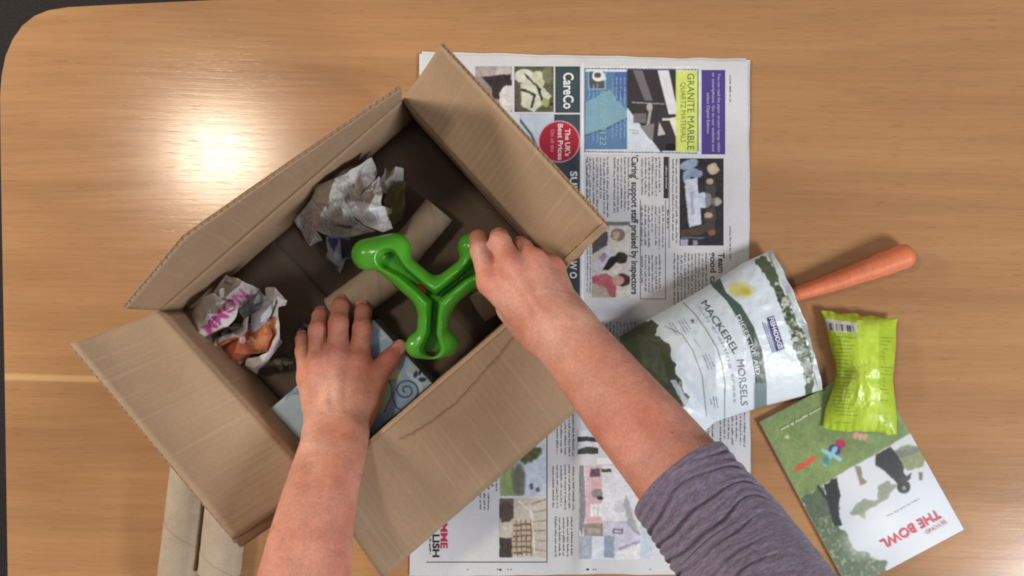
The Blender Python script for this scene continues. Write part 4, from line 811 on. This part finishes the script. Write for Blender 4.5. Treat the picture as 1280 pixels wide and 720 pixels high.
rp.poly(z4([(370, 305), (398, 296), (441, 424), (410, 436)]), (58, 56, 124))
for k in range(3): rp.line(z4([(354+k*9, 322+k*2), (394+k*7, 440-k*2)]), 1.0, (72, 70, 130))
strip = [(322, 78), (365, 62), (395, 100), (425, 170), (455, 235), (478, 290), (520, 370), (548, 450), (556, 530), (552, 605), (520, 612), (524, 560), (510, 500), (480, 420), (452, 330), (420, 240), (380, 160), (345, 110)]
rp.poly(z4(strip), (92, 104, 78), 1, 2.2, 4)
lf = (n3(rp.X/5, rp.Y/5, 4)-0.47)*4; mask = inpoly(z4([(395, 130), (450, 230), (480, 290), (522, 370), (550, 450), (552, 560), (520, 560), (480, 420), (440, 310), (410, 220)]), rp.X, rp.Y)
rp.put(mask*np.clip(lf, 0, 1), (206, 214, 200), 0.9); rp.put(mask*np.clip((n3(rp.X/3, rp.Y/3, 8)-0.6)*5, 0, 1), (52, 62, 46), 0.8)
rp.poly(z4([(372, 50), (400, 45), (450, 150), (500, 280), (560, 420), (590, 580), (556, 600), (556, 450), (470, 260), (420, 150)]), (196, 204, 206), 0.85, 1, 6)
rp.poly(z4([(500, 310), (530, 330), (565, 430), (560, 480), (540, 420)]), (158, 170, 172), 0.8, 1, 5)
rp.line(z4([(45, 245), (90, 290), (130, 345), (175, 420), (197, 490), (207, 560), (205, 720)]), 1.1, (110, 124, 124)); rp.line(z4([(-30, 335), (40, 370), (80, 430), (118, 530), (135, 690)]), 1.0, (120, 132, 134))
rp.poly(z4([(70, 310), (88, 310), (82, 328)]), (80, 92, 96)); rp.line(z4([(85, 385), (110, 420)]), 0.8, (150, 160, 164))
rp.poly([(760, 425), (801, 402)]+z5([(95, 333), (118, 350), (110, 385), (135, 400), (165, 425), (160, 445), (180, 490), (178, 520), (200, 545), (206, 580), (228, 600), (205, 640)])+[(880, 570), (760, 570)], (74, 80, 56), 1, 1.6, 5)
rp.poly(z5([(160, 540), (180, 540), (215, 600), (240, 640), (220, 640), (185, 590)]), (200, 212, 218), 0.9, 1, 4)
rp.poly(z5([(40, 380), (120, 420), (150, 560), (60, 470)]), (112, 120, 100), 0.35, 3, 20); rp.blur(1)
nU, nV = 300, 220; tt = np.linspace(0, 1, nU); vv = np.linspace(0, 1, nV)
upx = np.stack([np.interp(tt, tU, UP[:, i]) for i in (0, 1)], -1); lox = np.stack([np.interp(tt, tU, LO[:, i]) for i in (0, 1)], -1)
XY = upx[:, None]*(1-vv[None, :, None])+lox[:, None]*vv[None, :, None]
ob = -(1-np.abs(2*vv-1)**1.5)*9*np.exp(-(tt[:, None]*9)**1); XY[..., 0] -= ob*0.9; XY[..., 1] += ob*0.3
XY[..., 0] += 1.5*(2*n3(XY[..., 0]/14, XY[..., 1]/14, 3)-1)*(tt[:, None] < 0.02)
TT, VV = np.meshgrid(tt, vv, indexing='ij')
bul = (np.sin(np.pi*VV)**0.55)
zp_ = 0.012+0.030*bul*(0.55+0.45*np.sin(np.pi*np.clip(TT*0.9+0.08, 0, 1)))+0.012*(1-VV)*(0.3+0.7*np.clip(TT*3, 0, 1))
zp_ += 0.0056*(ridge(XY[..., 0]/46, XY[..., 1]/46, 2)-0.45)*bul+0.0024*(ridge(XY[..., 0]/17, XY[..., 1]/17, 5)-0.45)*(0.25+np.exp(-TT*4))*bul
zp_ = np.where(TT < 0.03, zp_+0.002*np.sin(VV*22), zp_)
front = P(XY[..., 0], XY[..., 1], zp_); mesh_from('front_panel', front, grid_faces(nU, nV), M_pouch, pou, cols=rp.sample(XY[..., 0], XY[..., 1]))
zb = np.minimum(zp_, 0.012+0.012*(1-VV)*(0.3+0.7*np.clip(TT*3, 0, 1)))-0.0006-0.004*bul
sb = (slice(None, None, 5), slice(None, None, 5)); bk = P(XY[..., 0], XY[..., 1], zb)[sb]; mesh_from('back_panel', bk, grid_faces(*bk.shape[:2], flip=True), M_pouch, pou, cols=np.broadcast_to(lin((92, 98, 78)), bk.shape))
def zpouch(x, y):
    x = np.asarray(x, float); y = np.asarray(y, float); s3 = (slice(None), slice(None)); G = XY[s3].reshape(-1, 2); Zz = zp_[s3].ravel(); out = np.empty(x.shape)
    for i in range(0, len(x), 400):
        d = (x[i:i+400, None]-G[None, :, 0])**2+(y[i:i+400, None]-G[None, :, 1])**2; k_ = np.argpartition(d, 4, axis=1)[:, :4]; dd = np.take_along_axis(d, k_, 1)+1e-3; out[i:i+400] = (Zz[k_]/dd).sum(1)/(1/dd).sum(1)
    return out+0.0005
pt = Buf()
def curve(q, n=40):
    q = np.array(q, float); t = np.linspace(0, 1, len(q)); T2 = np.linspace(0, 1, n); c = np.stack([np.interp(T2, t, q[:, i]) for i in (0, 1)], -1)
    for _ in range(40): c[1:-1] = (c[:-2]+2*c[1:-1]+c[2:])/4
    return c
write(pt, 'MACKEREL', curve(z4([(112, 248), (160, 320), (200, 378), (243, 448)])), 8.6, (84, 96, 98), zpouch, 0.0)
write(pt, 'MORSELS', curve(z4([(254, 470), (262, 530), (268, 590), (270, 648)])), 8.6, (132, 144, 148), zpouch, 0.0)
write(pt, 'DIGESTIVE AID', curve(z4([(250, 298), (285, 370), (312, 440), (328, 528)])), 5.6, (222, 232, 230), zpouch, 0.012)
write(pt, 'FISH4DOGS', [Z4(379, 306), Z4(417, 428)], 5.6, (230, 232, 240), zpouch, 0.03)
pt.build_each('lettering', M_pouch, pou)
ps = Buf()
write(ps, 'fish training treat', curve(z4([(100, 262), (150, 330), (190, 395), (225, 470), (240, 560), (242, 640)])), 4.2, (186, 200, 208), zpouch, 0.0)
for c_, an, w2, h2 in ((Z4(48, 340), -32, 12, 22), (Z4(145, 480), -22, 10, 24), (Z4(165, 640), -8, 10, 18), (Z4(10, 350), -32, 6, 24)): greek(ps, c_[0]-w2/2, c_[1]-h2/2, c_[0]+w2/2, c_[1]+h2/2, (150, 164, 170), zpouch, 3.6, 1.5, 0.4, ang=an, cen=c_, lw=1.1)
ps.build('small_print', M_pouch, pou, kind='stuff')

# ------------------------------------------------------------------ carrot
ca = thing('carrot', 'orange carrot lying on the table with its tip at the pouch opening', 'carrot', tuple(P(1070, 345, 0.0)))
nn2, na = 90, 36; t = np.linspace(0, 1, nn2); c0, c1 = P(962, 378, 0.010), P(1143, 317, 0.0145); rc = 0.0050+0.0088*np.clip(t*1.12, 0, 1)**0.75; rc = rc*np.clip(np.sqrt(np.clip(1-((t-0.925)/0.075).clip(0, 1)**2, 0, 1)), 0.02, 1)*np.clip(np.sqrt(np.clip(t/0.08, 0, 1)), 0.05, 1)
ax = (c1-c0)/np.linalg.norm(c1-c0); sx = np.cross(ax, [0, 0, 1]); sx /= np.linalg.norm(sx); ux = np.cross(sx, ax); th = np.linspace(0, 2*np.pi, na, endpoint=False)
TH, TT2 = np.meshgrid(th, t, indexing='ij'); rr = rc[None]*(1+0.03*(2*n3(np.cos(TH)+2, np.sin(TH)+2, TT2*14)-1)-0.03*np.clip(n3(np.cos(TH)*1.6+4, np.sin(TH)*1.6, TT2*60)-0.6, 0, 1)*4)
cen = c0+np.outer(t, c1-c0)+np.outer(0.0012*np.sin(t*4), sx)
V = cen[None]+rr[..., None]*(np.cos(TH)[..., None]*sx+np.sin(TH)[..., None]*ux); mesh_from('carrot_root', V, grid_faces(na, nn2, True), M_carrot, ca, uv=np.stack([TT2*0.17, TH*0.012], -1))

# ------------------------------------------------------------------ booklet
bk_ = thing('booklet', 'booklet with a grass and dogs cover lying under the lime packet', 'booklet', tuple(P(1078, 595, 0)))
bc = np.array([(950, 528), (1089, 454), (1205, 662), (1062, 738)], float); zbk = 0.0062
Z6 = lambda x, y: (1060+x/4.5, 560+y/4.5); Z7 = lambda x, y: (940+x/4.8, 490+y/4.8); z6 = lambda q: [Z6(*k) for k in q]; z7 = lambda q: [Z7(*k) for k in q]
rk = Ras(940, 445, 1215, 745, (126, 148, 92), 2); rk.mott(9, 9, 0.12, 2); rk.mott(50, 50, 0.14, 5)
rk.poly(z7([(300, 640), (420, 560), (560, 470), (740, 370), (960, 240), (1300, 200), (1400, 1300), (400, 1300)]), (214, 218, 226))
rk.poly(z7([(290, 640), (410, 570), (520, 700), (480, 830), (700, 1160), (560, 1200)]), (92, 108, 84), 1, 6, 9); rk.poly(z6([(0, 520), (60, 570), (130, 600), (200, 640), (240, 700), (160, 760), (-80, 760), (-200, 500), (-100, 380)]), (98, 114, 86), 1, 6, 9)
rk.poly(z6([(0, 380), (60, 310), (130, 290), (180, 230), (230, 170), (280, 210), (220, 270), (130, 330), (80, 390), (20, 400)]), (132, 142, 118), 0.85, 5, 8); rk.poly(z6([(250, 20), (330, -30), (400, 0), (440, 90), (330, 130), (280, 60)]), (134, 142, 98), 0.9, 3, 7); rk.poly(z6([(270, 20), (400, -10), (400, 20), (280, 60)]), (120, 124, 120), 0.8)
rk.put(np.clip((n3(rk.X/3, rk.Y/3, 2)-0.62)*4, 0, 1)*inpoly(z6([(0, 520), (60, 570), (200, 640), (240, 700), (100, 800), (-200, 760), (-250, 400), (-100, 380)]), rk.X, rk.Y), (178, 190, 170), 0.7)
rk.ell(*Z6(150, 480), 34, 22, (228, 234, 238), -28, 0.8, 0.9); rk.ell(*Z6(450, 300), 30, 26, (218, 226, 236), -28, 0.8, 0.9)
rk.poly(z7([(740, 380), (830, 325), (870, 370), (910, 450), (925, 540), (880, 560), (800, 480), (745, 440)]), (44, 46, 48), 1, 1, 5); rk.ell(*Z7(910, 570), 8, 8, (42, 42, 46)); rk.poly(z7([(890, 530), (955, 480), (950, 520), (910, 550)]), (60, 62, 62)); rk.ell(*Z6(315, 225), 2.4, 3, (150, 150, 156)); rk.rect(*Z6(398, 135), *Z6(418, 180), (92, 96, 100), 0.9)
rk.poly(z7([(430, 560), (510, 510), (525, 600), (520, 720), (540, 800), (490, 800), (460, 680)]), (44, 46, 48), 1, 1, 5); rk.line(z7([(395, 565), (430, 615), (455, 650)]), 2.6, (40, 42, 44))
rk.poly(z7([(610, 440), (650, 445), (665, 520), (690, 540), (650, 560), (630, 500)]), (140, 130, 112), 1, 1, 4)
rk.line(z7([(268, 460), (365, 400)]), 7, (206, 92, 66)); rk.ell(*Z7(528, 312), 6, 6.5, (176, 52, 84)); rk.ell(*Z7(495, 345), 8, 6, (70, 58, 110), 30); rk.line(z7([(425, 350), (480, 375), (530, 405)]), 5, (150, 196, 204)); rk.line(z7([(440, 430), (470, 380), (500, 340)]), 6, (128, 190, 206)); rk.ell(*Z7(445, 410), 4, 5, (70, 136, 140))
for k in range(3): rk.ell(*Z7(620+k*30, 258+k*6), 3.2, 4.8, (214, 160, 150), 20)
rk.poly(z7([(190, 270), (215, 250), (222, 285)]), (196, 206, 150)); rk.warp(0.7, 5); rk.I += 20*(2*fbm(rk.X/2.5, rk.Y/2.5, 4)-0.94)[..., None]*(rk.I.mean(-1, keepdims=True) < 200); rk.blur(4)
u, v = np.meshgrid(np.linspace(0, 1, 210), np.linspace(0, 1, 320), indexing='ij'); u_, v_ = u[..., None], v[..., None]
XYb = (bc[0]*(1-u_)+bc[1]*u_)*(1-v_)+(bc[3]*(1-u_)+bc[2]*u_)*v_; zz = zbk+0.0012*np.sin(np.pi*u)*np.sin(np.pi*v); zkf = lambda x, y: np.full(np.shape(x), zbk+0.0011)
mesh_from('cover', P(XYb[..., 0], XYb[..., 1], zz), grid_faces(210, 320, flip=True), M_gloss, bk_, cols=rk.sample(XYb[..., 0], XYb[..., 1]))
M_leaf = mat('page_edges', 0.8, 0.2, build=lambda nt, b, N, L, s: L(mulcol(N, L, tuple(lin((206, 208, 204))), noise(N, L, mapping(N, L, N('ShaderNodeTexCoord').outputs['Object'], (3, 3, 2600)), 1.0, 1).outputs[0], 0.75, 1.08), b.inputs['Base Color']))
b3_ = [tuple(P(*(c_), zbk)[:2]) for c_ in bc]
slab_poly('page_block', b3_[::-1], 0.0008, zbk-0.0002, M_leaf, bk_)
kt = Buf(); zk2 = lambda x, y: np.full(np.shape(x), zbk+0.0012)
write(kt, 'THE BOWL', [Z6(505, 345), Z6(178, 525)], 11.8, (216, 74, 92), zk2, 0.02); write(kt, 'BEYOND', [Z6(548, 405), Z6(434, 470)], 4.6, (190, 128, 136), zk2, 0.01)
greek(kt, 1108, 634, 1158, 636, (176, 186, 194), zk2, 9, 1.6, 0.1, False, ang=-28.5, cen=(1131, 645), lw=1.4); write(kt, 'more agility & less', [Z7(410, 92), Z7(172, 222)], 3.0, (222, 228, 206), zk2, 0.01)
kt.build_each('lettering', M_gloss, bk_)

# ------------------------------------------------------------------ lime packet
pk = thing('snack_packet', 'crinkled lime green foil packet with a barcode, on the booklet', 'packet', tuple(P(1078, 465, 0.007)))
LE = np.array([(1026, 389), (1032, 405), (1037, 430), (1044, 455), (1045, 470), (1040, 488), (1032, 510), (1028, 536)], float); RE = np.array([(1122, 398), (1120, 408), (1120, 430), (1118, 455), (1116, 475), (1119, 500), (1121, 522), (1121, 543)], float)
rl = Ras(1020, 383, 1130, 550, (178, 204, 58), 3); rl.mott(22, 14, 0.08, 3)
Z8 = lambda x, y: (1000+x/3.793, 370+y/3.793); z8 = lambda q: [Z8(*k) for k in q]
rl.poly(z8([(275, 110), (375, 110), (368, 640), (285, 640)]), (198, 224, 78), 0.8)
rl.poly(z8([(118, 108), (270, 128), (274, 176), (132, 166)]), (208, 210, 206)); rl.poly(z8([(92, 72), (118, 108), (132, 166), (112, 130)]), (160, 170, 120), 0.8)
for k in range(26):
    x = 138+k*4.6
    if random.random() < 0.75: rl.line([Z8(x, 128+k*0.6), Z8(x+3, 160+k*0.4)], random.choice((0.5, 0.8, 1.1)), (70, 74, 76))
for k in range(24):
    y = 192+k*17.5
    for x0, x1 in ((150, 275), (378, 448)):
        if random.random() < 0.88: rl.line([Z8(x0+random.random()*25, y+random.random()*6), Z8(x1-random.random()*50, y+6+random.random()*4)], 0.9, (104, 128, 36), 0.8)
rl.poly(z8([(105, 300), (160, 330), (175, 380), (130, 460), (115, 430)]), (150, 150, 140), 0.5); rl.blur(1)
nU, nV = 120, 160; tt = np.linspace(0, 1, nV); uu = np.linspace(0, 1, nU); q = np.linspace(0, 1, len(LE))
le = np.stack([np.interp(tt, q, LE[:, i]) for i in (0, 1)], -1); re = np.stack([np.interp(tt, q, RE[:, i]) for i in (0, 1)], -1)
XYp = le[None]*(1-uu[:, None, None])+re[None]*uu[:, None, None]; UU, VV = np.meshgrid(uu, tt, indexing='ij')
XYp[..., 1] += 2.0*(2*n3(UU*9, VV*3, 4)-1)*((VV < .015) | (VV > .985))
pil = np.sin(np.pi*UU)**0.6*np.clip(np.sin(np.pi*VV), 0, 1)**0.6
zq = 0.0095+0.024*pil+0.0065*(ridge(UU*2.2+1, VV*3.4, 3)-0.45)*pil**0.5+0.0035*(ridge(UU*6, VV*7, 6)-0.45)*(pil**0.5+0.15)-0.006*np.exp(-((VV-0.5)/0.13)**2)*np.exp(-((UU-0.2)/0.2)**2)
zq += 0.0018*np.sin(UU*60)*(np.exp(-VV*28)+np.exp(-(1-VV)*28))*0.5
Vp = P(XYp[..., 0], XYp[..., 1], zq); mesh_from('front_film', Vp, grid_faces(nU, nV, flip=True), M_foil, pk, cols=rl.sample(XYp[..., 0], XYp[..., 1]))
zb = 0.0092-0.001*pil; bkp = P(XYp[..., 0], XYp[..., 1], np.minimum(zb, zq-0.0003))[::4, ::4]; mesh_from('back_film', bkp, grid_faces(*bkp.shape[:2]), M_foil, pk, cols=np.broadcast_to(lin((170, 200, 60)), bkp.shape))
